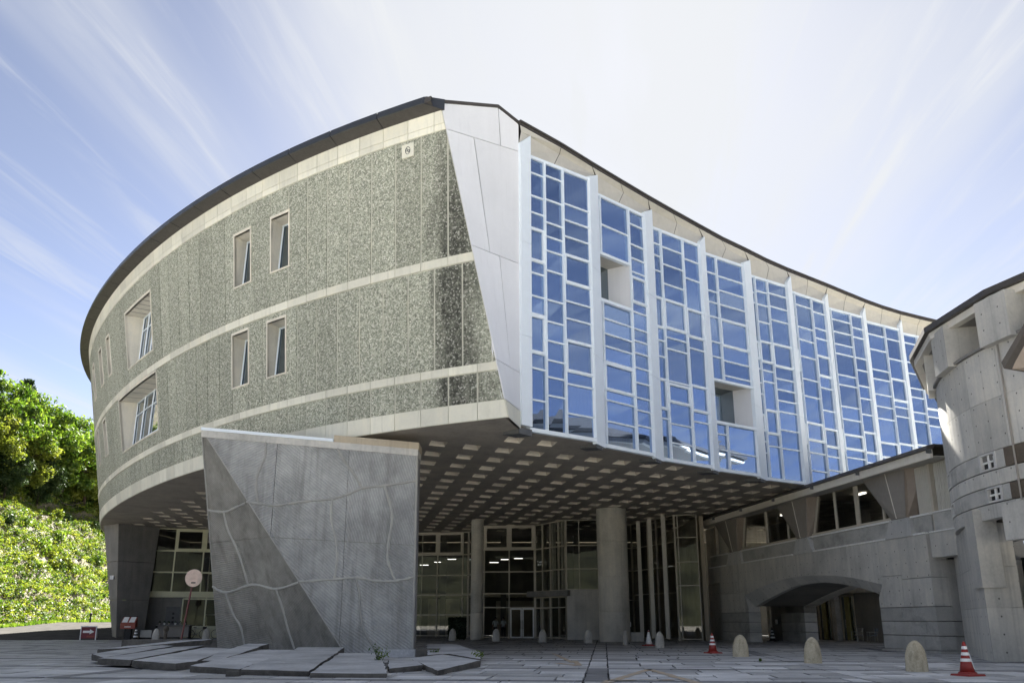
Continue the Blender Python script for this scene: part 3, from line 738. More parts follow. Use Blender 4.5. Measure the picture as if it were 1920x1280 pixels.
# roof and rear walls
m = MB()
loop = [S(x, ZT, -.1) for x in [XE1 + .02 + (XEND - XE1 - .02) * i / 24 for i in range(25)]]
loop = [Vector((v.x, v.y, 23.5)) for v in loop][::-1] + [Vector((-1.6, 38.4, 23.3)), Vector((.0, 38.9, 23.3))] + [Vector((r.x - .3, r.y + .4, 23.5 if i < 2 else r.z + .1)) for i, r in enumerate(R)]
ctr = Vector((0, 76, 23.4)); far = [Vector((38, 100, 22.6)), Vector((-30, 112, 23.5))]
for p, q in zip(loop[:-1], loop[1:]): m.poly([p, q, ctr])
m.poly([loop[-1], far[0], ctr]); m.poly([far[0], far[1], ctr]); m.poly([far[1], loop[0], ctr])
m.build('roof', G['roofedge'], bld)
m = MB(); pts = [S(XEND, ZB), far[1], far[0], Vector((34.9, 66.9, 0))]
for p, q in zip(pts[:-1], pts[1:]): m.poly([(p.x, p.y, 9.1), (q.x, q.y, 9.1), (q.x, q.y, 22.3), (p.x, p.y, 22.3)])
m.build('rear_wall', G['conc'], bld)

# coffered soffit
U, V_, O = (1.49, .87), (-.47, 2.65), (-1.87, 42.17)
sof = [tuple(S(x, ZB, .0).xy) for x in [XE0 + (XEND - XE0) * i / 30 for i in range(31)]][::-1]
sof = sof + [(.38, 37.95)]
for k in range(10): sof += [ST[k], EN[k]]
sof += [(38, 100), (-30, 112)]
if area(sof) < 0: sof.reverse()
A0 = abs(U[0] * V_[1] - U[1] * V_[0]); sm = MB(); coffers = []; hu, hv, dep = .24, .225, .55
for i in range(-34, 50):
    for j in range(-22, 28):
        o = (O[0] + i * U[0] + j * V_[0], O[1] + i * U[1] + j * V_[1])
        cell = [(o[0] + a * U[0] + b * V_[0], o[1] + a * U[1] + b * V_[1]) for a, b in ((-.5, -.5), (.5, -.5), (.5, .5), (-.5, .5))]
        cxs = [q[0] for q in cell]; cys = [q[1] for q in cell]
        if max(cys) < 34 or min(cys) > 112: continue
        p = sof
        for e in range(4):
            a, b = cell[e], cell[(e + 1) % 4]; nx, ny = -(b[1] - a[1]), b[0] - a[0]
            p = clip(p, nx, ny, nx * a[0] + ny * a[1])
            if len(p) < 3: break
        if len(p) < 3 or abs(area(p)) < .01: continue
        full = abs(area(p)) > A0 * .999
        mind = min(hypot(S(-a_, ZB).x - o[0], S(-a_, ZB).y - o[1]) for a_ in (atan2(o[1] - CY, o[0] - CX) - (2 * pi if atan2(o[1] - CY, o[0] - CX) > .5 else 0),)) if True else 9
        if full and o[1] < 84 and mind > 3.2:
            hole = [(o[0] + a * U[0] + b * V_[0], o[1] + a * U[1] + b * V_[1]) for a, b in ((-hu, -hv), (hu, -hv), (hu, hv), (-hu, hv))]
            for e in range(4):
                f = (e + 1) % 4; sm.poly([(*cell[e], ZB), (*hole[e], ZB), (*hole[f], ZB), (*cell[f], ZB)])
            coffers.append(o)
        else: sm.poly([(*q, ZB) for q in reversed(p)])
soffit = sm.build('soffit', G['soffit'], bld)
cm = MB()
def cq(a, b, z): return (a * U[0] + b * V_[0], a * U[1] + b * V_[1], z)
lo = [cq(a * hu, b * hv, 0) for a, b in ((-1, -1), (1, -1), (1, 1), (-1, 1))]; hi = [cq(a * hu * .62, b * hv * .62, dep) for a, b in ((-1, -1), (1, -1), (1, 1), (-1, 1))]
for e in range(4): f = (e + 1) % 4; cm.poly([lo[e], lo[f], hi[f], hi[e]])
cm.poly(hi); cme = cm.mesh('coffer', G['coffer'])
coffers.sort(key=lambda o: o[1]); rest = MB()
for n, o in enumerate(coffers):
    if n < 296: link('coffer', cme, bld, (*o, ZB))
    else:
        for f in cm.f: rest.poly([(cm.v[i][0] + o[0], cm.v[i][1] + o[1], cm.v[i][2] + ZB) for i in f])
if rest.f: tag(rest.build('distant_coffers', G['coffer'], bld), kind='stuff')
print('coffers', len(coffers))

# round columns under the building
def column(x, y, r, z1=ZB):
    m = MB(); n = 40; lv = [0, 2.0, 4.4, 6.8, z1]
    for a, b in zip(lv[:-1], lv[1:]):
        m.lathe([(r - .012, a), (r, a + .02), (r, b - .02), (r - .012, b)], n, (x, y, 0))
    o = m.build('column', G['column'], bld, smooth=True)
    return o
column(7.15, 66.9, 1.08); column(-2.75, 74.3, .48)

# glazed lobby
def glaze(P0, P1, cols, levels, z0=.0, openers=(), frame='frame', dirs=1, door=None, tw=.045):
    P0, P1 = Vector((*P0, 0)), Vector((*P1, 0)); d = P1 - P0; Lb = d.length; d.normalize(); nn = Vector((d.y, -d.x, 0))
    def X(u, z, off=0.): p = P0 + d * (u * Lb) + nn * off; return Vector((p.x, p.y, z))
    def bar(mb, u0, u1, za, zb_, o0, o1): mb.hexa([X(u0, za, o1), X(u1, za, o1), X(u1, zb_, o1), X(u0, zb_, o1), X(u0, za, o0), X(u1, za, o0), X(u1, zb_, o0), X(u0, zb_, o0)])
    fm = MB(); t = tw; mu = t / Lb
    for u in cols: bar(fm, u - mu, u + mu, z0, levels[-1], -.07, .09)
    for z in levels: bar(fm, 0, 1, z - t, z + t, -.05, .06)
    s = fm.build('lobby_glazing', G[frame], bld)
    for i in range(len(cols) - 1):
        for j in range(len(levels) - 1):
            m = MB(); a, b, c, e = cols[i] + mu, cols[i + 1] - mu, levels[j] + t, levels[j + 1] - t
            m.poly([X(a, c), X(b, c), X(b, e), X(a, e)]); m.build('pane', G['lobby'], s)
            if (i, j) in openers:
                m = MB(); w_ = .16; wu = w_ / Lb
                bar(m, a, b, c, c + w_, .0, .1); bar(m, a, b, e - w_, e, .0, .1); bar(m, a, a + wu, c + w_, e - w_, .0, .1); bar(m, b - wu, b, c + w_, e - w_, .0, .1)
                m.build('opening_light_frame', G[frame], s)
    return X, bar, s
def fins_on(pts, z0, z1, dep=.42, wid=.13):
    for (x, y, dx, dy) in pts:
        d = Vector((dx, dy, 0)).normalized(); n = Vector((d.y, -d.x, 0)); m = MB(); p = Vector((x, y, 0))
        a, b = p - n * wid, p + n * wid; c, e = a + d * .12, b + d * .12
        m.hexa([(*a.xy, z0), (*b.xy, z0), (*b.xy, z1), (*a.xy, z1), (*c.xy, z0), (*e.xy, z0), (*e.xy, z1), (*c.xy, z1)])
        o = m.build('glazing_fin', G['finpale'], bld)
        m = MB(); a, b = p - n * .03 + d * .125, p + n * .03 + d * .125; c, e = a + d * dep, b + d * dep
        m.hexa([(*a.xy, z0), (*b.xy, z0), (*b.xy, z1), (*a.xy, z1), (*c.xy, z0), (*e.xy, z0), (*e.xy, z1), (*c.xy, z1)])
        q = m.build('fin_web', G['finpale'], o)
        hm = MB(); z = z0 + .5
        while z < z1 - .3:
            cpt = (b + e) / 2 + n * .004
            k = 8; hm.poly([(cpt + d * .06 * cos(2 * pi * i / k) + Vector((0, 0, z + .06 * sin(2 * pi * i / k)))) for i in range(k)]); z += .62
        hm.build('fin_holes', G['black'], q)
TOP = ZB - .03; LV = [.15, 1.9, 3.6, 5.3, 7.1, TOP]
glaze((-26.5, 82.6), (-15, 85.0), [0, .25, .5, .75, 1], LV)
glaze((-15, 85), (-8.2, 86), [0, .5, 1], LV)
glaze((-9.0, 85.5), (-3.9, 84.6), [0, .45, .9, 1], LV, openers=((0, 4), (1, 4)))
glaze((-3.9, 84.6), (-2.7, 79.0), [0, .33, .66, 1], LV)
XB, barB, sB = glaze((-2.7, 79), (1.95, 78.6), [0, .08, .53, .98, 1], [.12, 2.45, 3.55, 5.3, 7.1, TOP], openers=((1, 4), (2, 4)))
m = MB()   # double entrance door
for u0, u1 in ((.55, .755), (.765, .97)):
    barB(m, u0, u0 + .022, .05, 2.4, .0, .12); barB(m, u1 - .022, u1, .05, 2.4, .0, .12); barB(m, u0, u1, .05, .16, .0, .12); barB(m, u0, u1, 2.28, 2.4, .0, .12)
m.build('entrance_door', G['whitep'], bld)
m = MB()
for u in (.742, .775): m.tube([XB(u, .75, .2), XB(u, 1.45, .2)], .025, 6)
m.build('door_handle', G['steel'], bld)
glaze((1.95, 78.6), (4.25, 74.3), [0, .26, .52, .78, 1], [3.7, 5.3, 7.1, TOP])
glaze((1.95, 78.6), (4.25, 74.3), [0, .2, .5, .78, 1], [.12, 2.4, 3.2])
fins_on([(2.75, 77.75, -.3, .9), (3.45, 76.3, -.3, .9), (4.15, 74.75, -.3, .9)], 3.75, TOP, .5)
m = MB(); m.hexa([(1.2, 77.6, 3.25), (4.3, 73.6, 3.25), (4.3, 73.6, 3.68), (1.2, 77.6, 3.68), (1.95, 78.7, 3.25), (4.9, 74.6, 3.25), (4.9, 74.6, 3.68), (1.95, 78.7, 3.68)]); m.build('door_canopy', G['concdark'], bld)
glaze((4.3, 74.2), (7.3, 73.9), [0, .33, 1], [3.75, 5.3, 7.1, TOP], tw=.035)
m = MB(); m.box(4.3, 7.6, 74.0, 74.4, 0, 3.7); m.build('low_wall', G['conc'], bld)
glaze((7.3, 74.2), (9.9, 77.6), [0, .5, 1], [.12, 3.0, 5.3, 7.1, TOP], tw=.03)
glaze((9.9, 77.6), (12.3, 70.6), [0, .2, .4, .6, .8, 1], [.12, 3.4, 5.3, 7.1, TOP], tw=.03)
glaze((12.3, 70.6), (13.9, 70.2), [0, .14, 1], [.12, 3.9, 5.6, 7.4, TOP], tw=.035)
fins_on([(10.15, 75.0, .25, .9), (10.75, 72.9, .25, .9), (11.45, 70.6, .25, .9)], .15, TOP, .6, .15)
m = MB(); m.box(8.4, 9.3, 68.0, 68.5, 0, .62); m.build('plinth_block', G['conc'], bld)
# interior of the lobby
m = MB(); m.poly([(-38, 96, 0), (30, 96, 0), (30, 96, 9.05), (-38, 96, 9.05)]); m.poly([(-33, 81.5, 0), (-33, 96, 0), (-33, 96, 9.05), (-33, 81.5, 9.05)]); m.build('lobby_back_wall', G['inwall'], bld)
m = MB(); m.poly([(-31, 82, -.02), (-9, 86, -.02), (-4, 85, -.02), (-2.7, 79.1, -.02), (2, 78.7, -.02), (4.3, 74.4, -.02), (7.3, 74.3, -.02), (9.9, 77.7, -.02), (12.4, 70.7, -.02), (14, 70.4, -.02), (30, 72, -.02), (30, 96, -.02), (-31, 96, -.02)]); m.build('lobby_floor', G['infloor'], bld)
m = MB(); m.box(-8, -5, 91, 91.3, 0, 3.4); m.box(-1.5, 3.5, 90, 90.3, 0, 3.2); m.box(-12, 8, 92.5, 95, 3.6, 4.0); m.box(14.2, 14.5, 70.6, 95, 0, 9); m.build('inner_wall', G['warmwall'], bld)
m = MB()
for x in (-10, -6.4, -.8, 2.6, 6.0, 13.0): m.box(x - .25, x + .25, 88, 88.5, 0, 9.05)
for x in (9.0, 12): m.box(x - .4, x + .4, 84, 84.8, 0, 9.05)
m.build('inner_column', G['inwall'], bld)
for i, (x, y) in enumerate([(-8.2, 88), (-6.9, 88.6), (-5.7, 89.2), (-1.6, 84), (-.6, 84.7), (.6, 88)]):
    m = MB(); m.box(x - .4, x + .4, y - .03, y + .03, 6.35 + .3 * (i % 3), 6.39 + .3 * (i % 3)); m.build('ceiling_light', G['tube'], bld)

# ground floor walls and glazing at the left end
XL, barL, sL = glaze((-30.9, 81.0), (-25.0, 82.9), [0, .28, .66, 1], [3.75, 5.4, 7.2, TOP], z0=3.5, openers=((1, 2), (2, 2)), frame='framegreen', tw=.06)
m = MB(); barL(m, -.02, 1.02, 3.32, 3.72, -.1, .16); m.build('white_sill_band', G['framegreen'], bld)
m = MB(); barL(m, -.05, .45, 0, 3.32, -.3, -.1); m.build('recessed_wall', G['concdark'], bld)
m = MB(); barL(m, .24, .42, .08, 2.55, -.1, -.04); dr = m.build('service_door', G['alu_dark'], bld)
m = MB()
for z in (.5, .85, 1.2, 1.55, 1.9): barL(m, .325, .352, z, z + .18, -.035, -.03)
m.build('door_lettering', G['black'], dr)
glaze((-28.25, 81.85), (-25.0, 82.9), [0, .55, 1], [.9, 3.2], z0=.9, frame='framegreen', tw=.06)
m = MB(); barL(m, .45, 1.02, 0, .88, -.16, .04); m.build('low_wall', G['framegreen'], bld)
glaze((-25.0, 82.9), (-23, 83.4), [0, 1], LV, frame='framegreen', tw=.06)
# leaning concrete end pier
def wall_poly(name, quad, back, mat, n=1):
    m = MB(); Ls = [(quad[0], quad[1]), (quad[3], quad[2])]
    for i in range(n):
        z0, z1 = i / n + .002, (i + 1) / n - .002
        a, b = Vector(lerp(quad[0], quad[3], z0)), Vector(lerp(quad[1], quad[2], z0)); c, d = Vector(lerp(quad[1], quad[2], z1)), Vector(lerp(quad[0], quad[3], z1))
        m.prism([a, b, c, d], back, [(a.x, a.z), (b.x, b.z), (c.x, c.z), (d.x, d.z)])
    return m.build(name, mat, bld)
wall_poly('end_wall', [(-31.62, 77, 0), (-30.3, 79.2, 0), (-30.35, 80.3, ZB), (-32.55, 77, ZB)], (-.5, 1.2, 0), G['concdark'], 3)
wall_poly('end_wall', [(-32.55, 78.5, 0), (-31.62, 77, 0), (-32.55, 77, ZB), (-34.4, 78.5, ZB)], (.2, 1.2, 0), G['concdark'], 3)
wall_poly('end_wall', [(-31.0, 80.6, 0), (-30.3, 79.2, 0), (-30.35, 80.3, ZB), (-30.9, 81.3, ZB)][::-1], (-.8, 0, 0), G['concdark'], 1)
m = MB(); m.box(-32.6, -32.3, 76.7, 76.95, 4.6, 4.9); m.build('wall_lamp', G['whitep'], bld)

# ------------------------------------------------------------------ leaning relief wall in front
rel = empty('relief_wall', (-8, 39, 0), 'tall leaning concrete wall slab with raised vein pattern and diagonal fold', 'wall')
TL, TR, BR, BC, BL = Vector((-13.38, 39, 9.25)), Vector((-4.03, 39, 8.42)), Vector((-3.98, 39, -.02)), Vector((-6.62, 39, -.02)), Vector((-13.25, 43.6, -.02))
nl = (BL - BC).cross(TL - BC).normalized()
if nl.y > 0: nl = -nl
VR = [[(-10.57, 8.77), (-10.58, 8.07), (-10.83, 7.33), (-10.83, 6.69), (-10.69, 6.14)], [(-7.48, 8.49), (-7.19, 7.98), (-6.7, 7.33), (-6.37, 6.76)],
      [(-11.21, 6.19), (-10.66, 6.12), (-9.92, 6.05), (-8.84, 6.21), (-7.65, 6.32), (-6.93, 6.52), (-6.3, 6.78), (-5.48, 6.87), (-4.06, 7.08)],
      [(-7.58, 6.32), (-7.59, 5.51), (-7.33, 4.62), (-7.26, 3.82), (-7.33, 3.04)], [(-5.41, 6.87), (-5.1, 5.96), (-5.04, 5.33), (-5.15, 4.44), (-5.13, 3.74), (-4.8, 3.0)],
      [(-8.75, 2.94), (-7.91, 3.0), (-7.2, 3.04), (-6.4, 3.1), (-5.59, 2.97), (-4.78, 2.97), (-4.08, 3.11)], [(-6.44, 3.08), (-6.23, 2.35), (-6.19, 1.67), (-5.94, .91), (-5.42, .17)]]
VL = [[(-13.3, 40.6, 6.02), (-12.4, 40.02, 5.89), (-11.81, 39.54, 6.02), (-11.25, 39.09, 6.15)], [(-12.44, 40.04, 5.9), (-12.28, 40.29, 5.18), (-11.77, 40.44, 4.19), (-11.34, 40.82, 2.86)],
      [(-13.3, 42.2, 2.86), (-12.54, 41.79, 2.59), (-11.11, 40.65, 2.88), (-9.89, 39.9, 2.68), (-8.75, 38.99, 2.92)], [(-12.6, 41.83, 2.59), (-12.24, 42.03, 1.69), (-11.87, 42.05, 1.15), (-11.72, 42.31, .42)],
      [(-9.91, 39.92, 2.68), (-9.61, 40.13, 1.85), (-9.43, 40.36, 1.16), (-9.13, 40.59, .29)]]
def spline(P, n=6):
    P = [Vector(p) for p in P]; o = []
    for i in range(len(P) - 1):
        a, b, c, d = P[max(i - 1, 0)], P[i], P[i + 1], P[min(i + 2, len(P) - 1)]
        for k in range(n):
            t = k / n; o.append(.5 * ((2 * b) + (c - a) * t + (2 * a - 5 * b + 4 * c - d) * t * t + (3 * b - 3 * c + d - a) * t ** 3))
    return o + [P[-1]]
def vein(pts, n):
    m = MB(); q = spline(pts); n = Vector(n); b = len(m.v); k = len(q)
    for i, p in enumerate(q):
        d = (q[min(i + 1, k - 1)] - q[max(i - 1, 0)]).normalized(); sdv = d.cross(n).normalized(); jw = .036 + .010 * sin(i * 2.1) + .008 * sin(i * 5.3)
        for a, h in ((-jw - .025, -.01), (-jw * .6, .05), (jw * .6, .055), (jw + .025, -.01)): m.v.append(tuple(p + sdv * a + n * h))
    for i in range(k - 1):
        for j in range(3): m.f.append((b + i * 4 + j, b + i * 4 + j + 1, b + i * 4 + j + 5, b + i * 4 + j + 4)); m.uv.append(None); m.mi.append(0)
    m.build('raised_vein', G['rib'], rel, fix=True)
# panels: front face cut along the casting joints
nf = Vector((0, -1, 0))
front = [(TL.x, TL.z), (BC.x, BC.z), (BR.x, BR.z), (TR.x, TR.z)]
def zsplit(x): return 4.73 + (4.40 - 4.73) * (x + 10.09) / 6.06
cutx = [-20, -10.08, -6.98, 0]
for i in range(3):
    for j in range(2):
        p = clip(front, 1, 0, cutx[i] + .012); p = clip(p, -1, 0, -cutx[i + 1] + .012) if len(p) > 2 else p
        sx = (4.40 - 4.73) / 6.06; c0 = 4.73 + sx * 10.09
        p = clip(p, -sx, 1, c0 + .012) if j else clip(p, sx, -1, -c0 + .012)
        if len(p) < 3 or abs(area(p)) < .02: continue
        p = clip(p, (TL.z - BC.z), (BC.x - TL.x), (TL.z - BC.z) * TL.x + (BC.x - TL.x) * TL.z + .12) if False else p
        m = MB(); m.prism([(x, 39, z) for x, z in (p if area(p) > 0 else p[::-1])], (0, .3, 0)); m.build('face_panel', G['hatch'], rel)
e1 = (TL - BL); tri = [TL, BL, BC]
ex = (BC - BL).normalized(); ey = (nl.cross(ex)); ey = ey if ey.z > 0 else -ey
t2 = [((q - BL).dot(ex), (q - BL).dot(ey)) for q in tri]
if area(t2) < 0: t2.reverse()
jz = [((Vector((q[0], BC.y - (nl.x * (q[0] - BC.x) + nl.z * (q[2] - BC.z)) / nl.y, q[2])) - BL).dot(ex), (Vector((q[0], BC.y - (nl.x * (q[0] - BC.x) + nl.z * (q[2] - BC.z)) / nl.y, q[2])) - BL).dot(ey)) for q in ((-13.46, 41.37, 4.67), (-10.15, 39.04, 4.74), (-11.79, 40.21, 4.67), (-10.25, 41.28, .44))]
def halfplane(a, b, poly, side, gap=.012):
    nx, ny = -(b[1] - a[1]), b[0] - a[0]; l = hypot(nx, ny); nx /= l; ny /= l; c = nx * a[0] + ny * a[1]
    return clip(poly, nx, ny, c + gap) if side else clip(poly, -nx, -ny, -c + gap)
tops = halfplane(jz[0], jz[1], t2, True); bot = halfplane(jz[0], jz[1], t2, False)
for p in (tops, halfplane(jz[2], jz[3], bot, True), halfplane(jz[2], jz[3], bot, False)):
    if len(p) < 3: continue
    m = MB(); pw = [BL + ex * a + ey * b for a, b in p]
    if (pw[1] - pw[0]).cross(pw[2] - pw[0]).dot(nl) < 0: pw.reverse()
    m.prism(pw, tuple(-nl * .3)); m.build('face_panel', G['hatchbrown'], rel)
m = MB(); back = [TL + Vector((.1, 1.5, 0)), BL + Vector((.3, .6, 0)), BR + Vector((-.05, 1.6, 0)), TR + Vector((-.05, 1.6, 0))]
i_ = [TL + Vector((.06, .06, -.05)), BL + Vector((.15, .05, 0)), BC + Vector((0, .06, 0)), BR + Vector((-.02, .06, 0)), TR + Vector((-.02, .06, -.03))]
m.poly([i_[0], i_[1], i_[2]]); m.poly([i_[0], i_[2], i_[3], i_[4]]); m.poly(back[::-1])
m.poly([i_[1], i_[0], back[0], back[1]]); m.poly([i_[3], back[2], back[3], i_[4]]); m.poly([i_[0], i_[4], back[3], back[0]])
m.build('wall_core', G['concdark'], rel)
for v in VR: vein([(x, 39, z) for x, z in v], nf)
def on_tri(x, z): return BC.y - (nl.x * (x - BC.x) + nl.z * (z - BC.z)) / nl.y
for v in VL: vein([(x, on_tri(x, z), z) for x, y, z in v], nl)
m = MB(); nm = (nf + nl).normalized(); m.tube([TL + Vector((.1, -.0, -.1)), BC + Vector((0, 0, 0))], .03, 6); m.build('fold_ridge', G['rib'], rel)
m = MB(); m.tube([BR + Vector((-.03, .0, .1)), TR + Vector((-.03, .0, 0))], .045, 6); m.tube([BL + Vector((.03, 0, .1)), TL + Vector((.0, 0, -.1))], .035, 6); m.build('edge_trim', G['rib'], rel)
def along(t): return TL.lerp(TR, t)
def strip(name, t0, t1, z0, z1, y0, y1, mat):
    m = MB(); a, b = along(t0), along(t1); m.hexa([a + Vector((0, y0, z0)), b + Vector((0, y0, z0)), b + Vector((0, y0, z1)), a + Vector((0, y0, z1)), a + Vector((0, y1, z0)), b + Vector((0, y1, z0)), b + Vector((0, y1, z1)), a + Vector((0, y1, z1))]); m.build(name, mat, rel)
strip('top_ledge', 0, 1, -.28, .0, -.05, 1.4, G['conc'])
strip('coping', -.002, .61, .004, .13, -.1, 1.5, G['alu'])
strip('capping_beam', .612, 1.003, .004, .3, -.03, 1.4, G['tan'])
m = MB(); m.box(-5.2, -3.9, 38.93, 39.3, 0, .3); m.build('wall_foot', G['slab'], rel)

# tilted stone slabs around the foot of the relief wall: top corners (x, y, z)
TS = [('thin grey stone slab furthest left, standing highest behind the others', [(-15.25, 35.6, .40), (-14.6, 36.1, .42), (-12.6, 40.6, .66), (-13.9, 40.4, .62)]),
      ('long narrow tilted slab with dark left end, second row from the far left', [(-14.75, 34.0, .29), (-13.5, 32.1, .24), (-13.3, 38.0, .46), (-14.1, 38.0, .50)]),
      ('narrow tilted slab lying before the post with round knob', [(-13.3, 31.2, .25), (-11.8, 30.1, .24), (-12.1, 38.0, .47), (-13.15, 37.6, .43)]),
      ('broad low slab in the left group with rough front edge', [(-11.65, 29.8, .24), (-9.9, 28.6, .20), (-9.75, 30.0, .21), (-10.85, 37.3, .38), (-11.9, 37.5, .41)]),
      ('narrow slab tipped up against the relief wall, middle of the row', [(-10.3, 31.1, .18), (-9.4, 31.0, .18), (-9.6, 38.1, .54), (-10.45, 38.2, .54)]),
      ('wide slab with thick rough front edge left of the largest slab', [(-9.2, 27.8, .17), (-7.42, 26.5, .14), (-8.25, 37.0, .34), (-9.6, 37.0, .35)]),
      ('largest tilted slab, its right edge standing clear in front of the wall fold', [(-7.3, 26.2, .15), (-5.35, 25.6, .13), (-6.4, 36.9, .43), (-8.1, 36.9, .44)]),
      ('wide flat slab nearest the camera below the right half of the relief wall', [(-5.2, 25.1, .12), (-3.2, 25.0, .11), (-4.7, 34.6, .29), (-6.15, 34.6, .30)]),
      ('small slab between weeds right of the nearest wide slab', [(-3.95, 31.0, .2), (-3.45, 27.3, .12), (-2.6, 28.4, .17), (-3.35, 32.0, .22)]),
      ('low pointed slab at the right end of the row with dark stain', [(-3.5, 33.0, .19), (-2.0, 26.2, .12), (-1.0, 30.9, .2), (-2.5, 35.0, .24)]),
      ('long slab reaching back past the right corner of the relief wall', [(-3.05, 35.0, .22), (-2.3, 35.4, .25), (-1.02, 31.6, .21), (-1.2, 36.5, .27), (-2.4, 42.0, .43), (-3.7, 42, .43)])]
for lab, top in TS:
    m = MB(); top = [Vector(p) for p in top]
    if (top[1] - top[0]).cross(top[2] - top[0]).z < 0: top.reverse()
    c = sum(top, Vector()) / len(top); base = Vector((c.x, c.y, 0)); rr = random.Random(lab)
    # subdivided, slightly uneven edges
    ring = []
    for i in range(len(top)):
        a, b = top[i], top[(i + 1) % len(top)]; k = max(2, int((b - a).length / .5))
        for j in range(k):
            p = a.lerp(b, j / k); p = p + Vector((rr.uniform(-.03, .03), rr.uniform(-.03, .03), rr.uniform(-.008, .008))) if j else p
            ring.append(p - base)
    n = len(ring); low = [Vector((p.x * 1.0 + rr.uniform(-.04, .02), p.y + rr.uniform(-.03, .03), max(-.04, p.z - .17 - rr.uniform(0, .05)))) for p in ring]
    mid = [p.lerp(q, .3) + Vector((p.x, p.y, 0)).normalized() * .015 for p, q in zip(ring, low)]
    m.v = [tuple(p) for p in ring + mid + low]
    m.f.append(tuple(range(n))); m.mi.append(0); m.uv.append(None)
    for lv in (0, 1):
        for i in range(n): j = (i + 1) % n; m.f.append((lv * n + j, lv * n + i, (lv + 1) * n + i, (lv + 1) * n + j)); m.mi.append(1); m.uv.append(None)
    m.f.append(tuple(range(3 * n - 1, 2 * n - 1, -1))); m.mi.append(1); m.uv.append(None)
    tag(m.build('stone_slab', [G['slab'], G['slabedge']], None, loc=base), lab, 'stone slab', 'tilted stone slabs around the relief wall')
for lab, x, y, s in (('small dark stone block between the relief wall foot and the long right slab', -3.3, 38.2, .42), ('low stone kerb block tucked behind the right corner of the relief wall', -3.0, 41.0, .36), ('small loose stone under the edge of the largest slab', -7.35, 25.7, .16)):
    m = MB(); m.box(-s * 1.1, s * 1.1, -s * .8, s * .8, -.03, s * .85); tag(m.build('stone_block', G['slabedge'], None, loc=(x, y, 0), bevel=.03), lab, 'stone block')
# low stone kerb behind, left of the wall
m = MB(); m.box(-2.9, 2.9, -.5, .5, -.03, .55); ob = m.build('stone_bench', G['slabedge'], None, loc=(-15.4, 45.5, 0), bevel=.04); ob.rotation_euler = (0, 0, -.1)
tag(ob, 'long low rough stone block behind the round sign pole', 'stone block')

# ------------------------------------------------------------------ bridge building with the arch
BA = Vector((15.5, 71.52, 0)); bang = atan2(-.9918, .12778)
br = empty('bridge_building', BA, 'low grey concrete wing with wide shallow arch and strip of windows under tilted fascia', 'building', rz=bang, frame='local')
def bb(name, boxes, mat, parent=None, bevel=0):
    m = MB()
    for b in boxes: m.box(*b)
    return m.build(name, mat, parent or br, bevel=bevel)
OUT_ = [(5.33, 3.11), (8.24, 3.53), (11.96, 3.88), (15.23, 3.95), (18.12, 3.85), (20.71, 3.64), (23.05, 3.33), (24.1, 3.15)]
INN = [(5.87, 2.34), (7.6, 2.67), (10.02, 3.09), (12.71, 3.45), (15.13, 3.55), (17.06, 3.5), (19.35, 3.3), (21.2, 3.03), (22.57, 2.78), (23.66, 2.5)]
def interp(P, u):
    for (a, b), (c, d) in zip(P[:-1], P[1:]):
        if a <= u <= c: return b + (d - b) * (u - a) / (c - a)
    return P[0][1] if u < P[0][0] else P[-1][1]
from bisect import bisect
def smooth(P, u):   # Catmull through samples for a round arch
    xs = [p[0] for p in P]; i = min(max(bisect(xs, u) - 1, 0), len(P) - 2); a = P[max(i - 1, 0)]; b = P[i]; c = P[i + 1]; d = P[min(i + 2, len(P) - 1)]; t = (u - b[0]) / (c[0] - b[0])
    return .5 * ((2 * b[1]) + (c[1] - a[1]) * t + (2 * a[1] - 5 * b[1] + 4 * c[1] - d[1]) * t * t + (3 * b[1] - 3 * c[1] + d[1] - a[1]) * t ** 3)
NA = 28
outer = [(5.33 + (24.1 - 5.33) * i / NA, 0) for i in range(NA + 1)]; outer = [(u, smooth(OUT_, u)) for u, _ in outer]
inner = [(5.87 + (23.66 - 5.87) * i / NA, 0) for i in range(NA + 1)]; inner = [(u, smooth(INN, u)) for u, _ in inner]
TH = .85; ZW = 5.25
for i in range(0, NA, 2):      # splayed voussoirs
    m = MB()
    for k in (i, i + 1):
        a, b, c, d = outer[k], outer[k + 1], inner[k + 1], inner[k]
        s_ = .004
        m.poly([(a[0], 0, a[1]), (d[0], .5, d[1]), (c[0], .5, c[1]), (b[0], 0, b[1])][::-1], [a, d, c, b][::-1])
        m.poly([(d[0], .5, d[1]), (c[0], .5, c[1]), (c[0], TH, c[1]), (d[0], TH, d[1])])
    sc = .997; cu = (outer[i][0] + outer[i + 2][0]) / 2
    m.v = [(cu + (x - cu) * .992, y, z) for x, y, z in m.v]
    m.build('arch_stone', G['blocklight'], br)
# barrel vault and rear arch
m = MB()
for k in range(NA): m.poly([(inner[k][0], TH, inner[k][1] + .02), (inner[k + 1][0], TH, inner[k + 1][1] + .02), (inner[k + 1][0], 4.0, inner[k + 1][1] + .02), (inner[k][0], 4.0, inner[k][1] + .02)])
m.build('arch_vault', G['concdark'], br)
def wall_piece(name, u0, u1, y0, y1, zt, mat, zb=None):
    """piece of wall between u0,u1 whose underside follows the outer arch"""
    us = [u0] + [u for u, _ in outer if u0 < u < u1] + [u1]; low = [(u, max(smooth(OUT_, min(max(u, 5.33), 24.1)) if zb is None else zb, 0)) for u in us]
    loop = [(u, z) for u, z in low] + [(u1, zt), (u0, zt)]
    m = MB(); m.prism([(u, y0, z) for u, z in loop], (0, y1 - y0, 0), uv=loop); return m.build(name, mat, br)
g2 = .012
for u0, u1 in ((5.33, 8.2), (8.2, 13.7), (13.7, 17.0), (17.0, 20.6), (20.6, 24.1)): wall_piece('wall_panel', u0 + g2, u1 - g2, 0, TH, ZW, G['concties'])
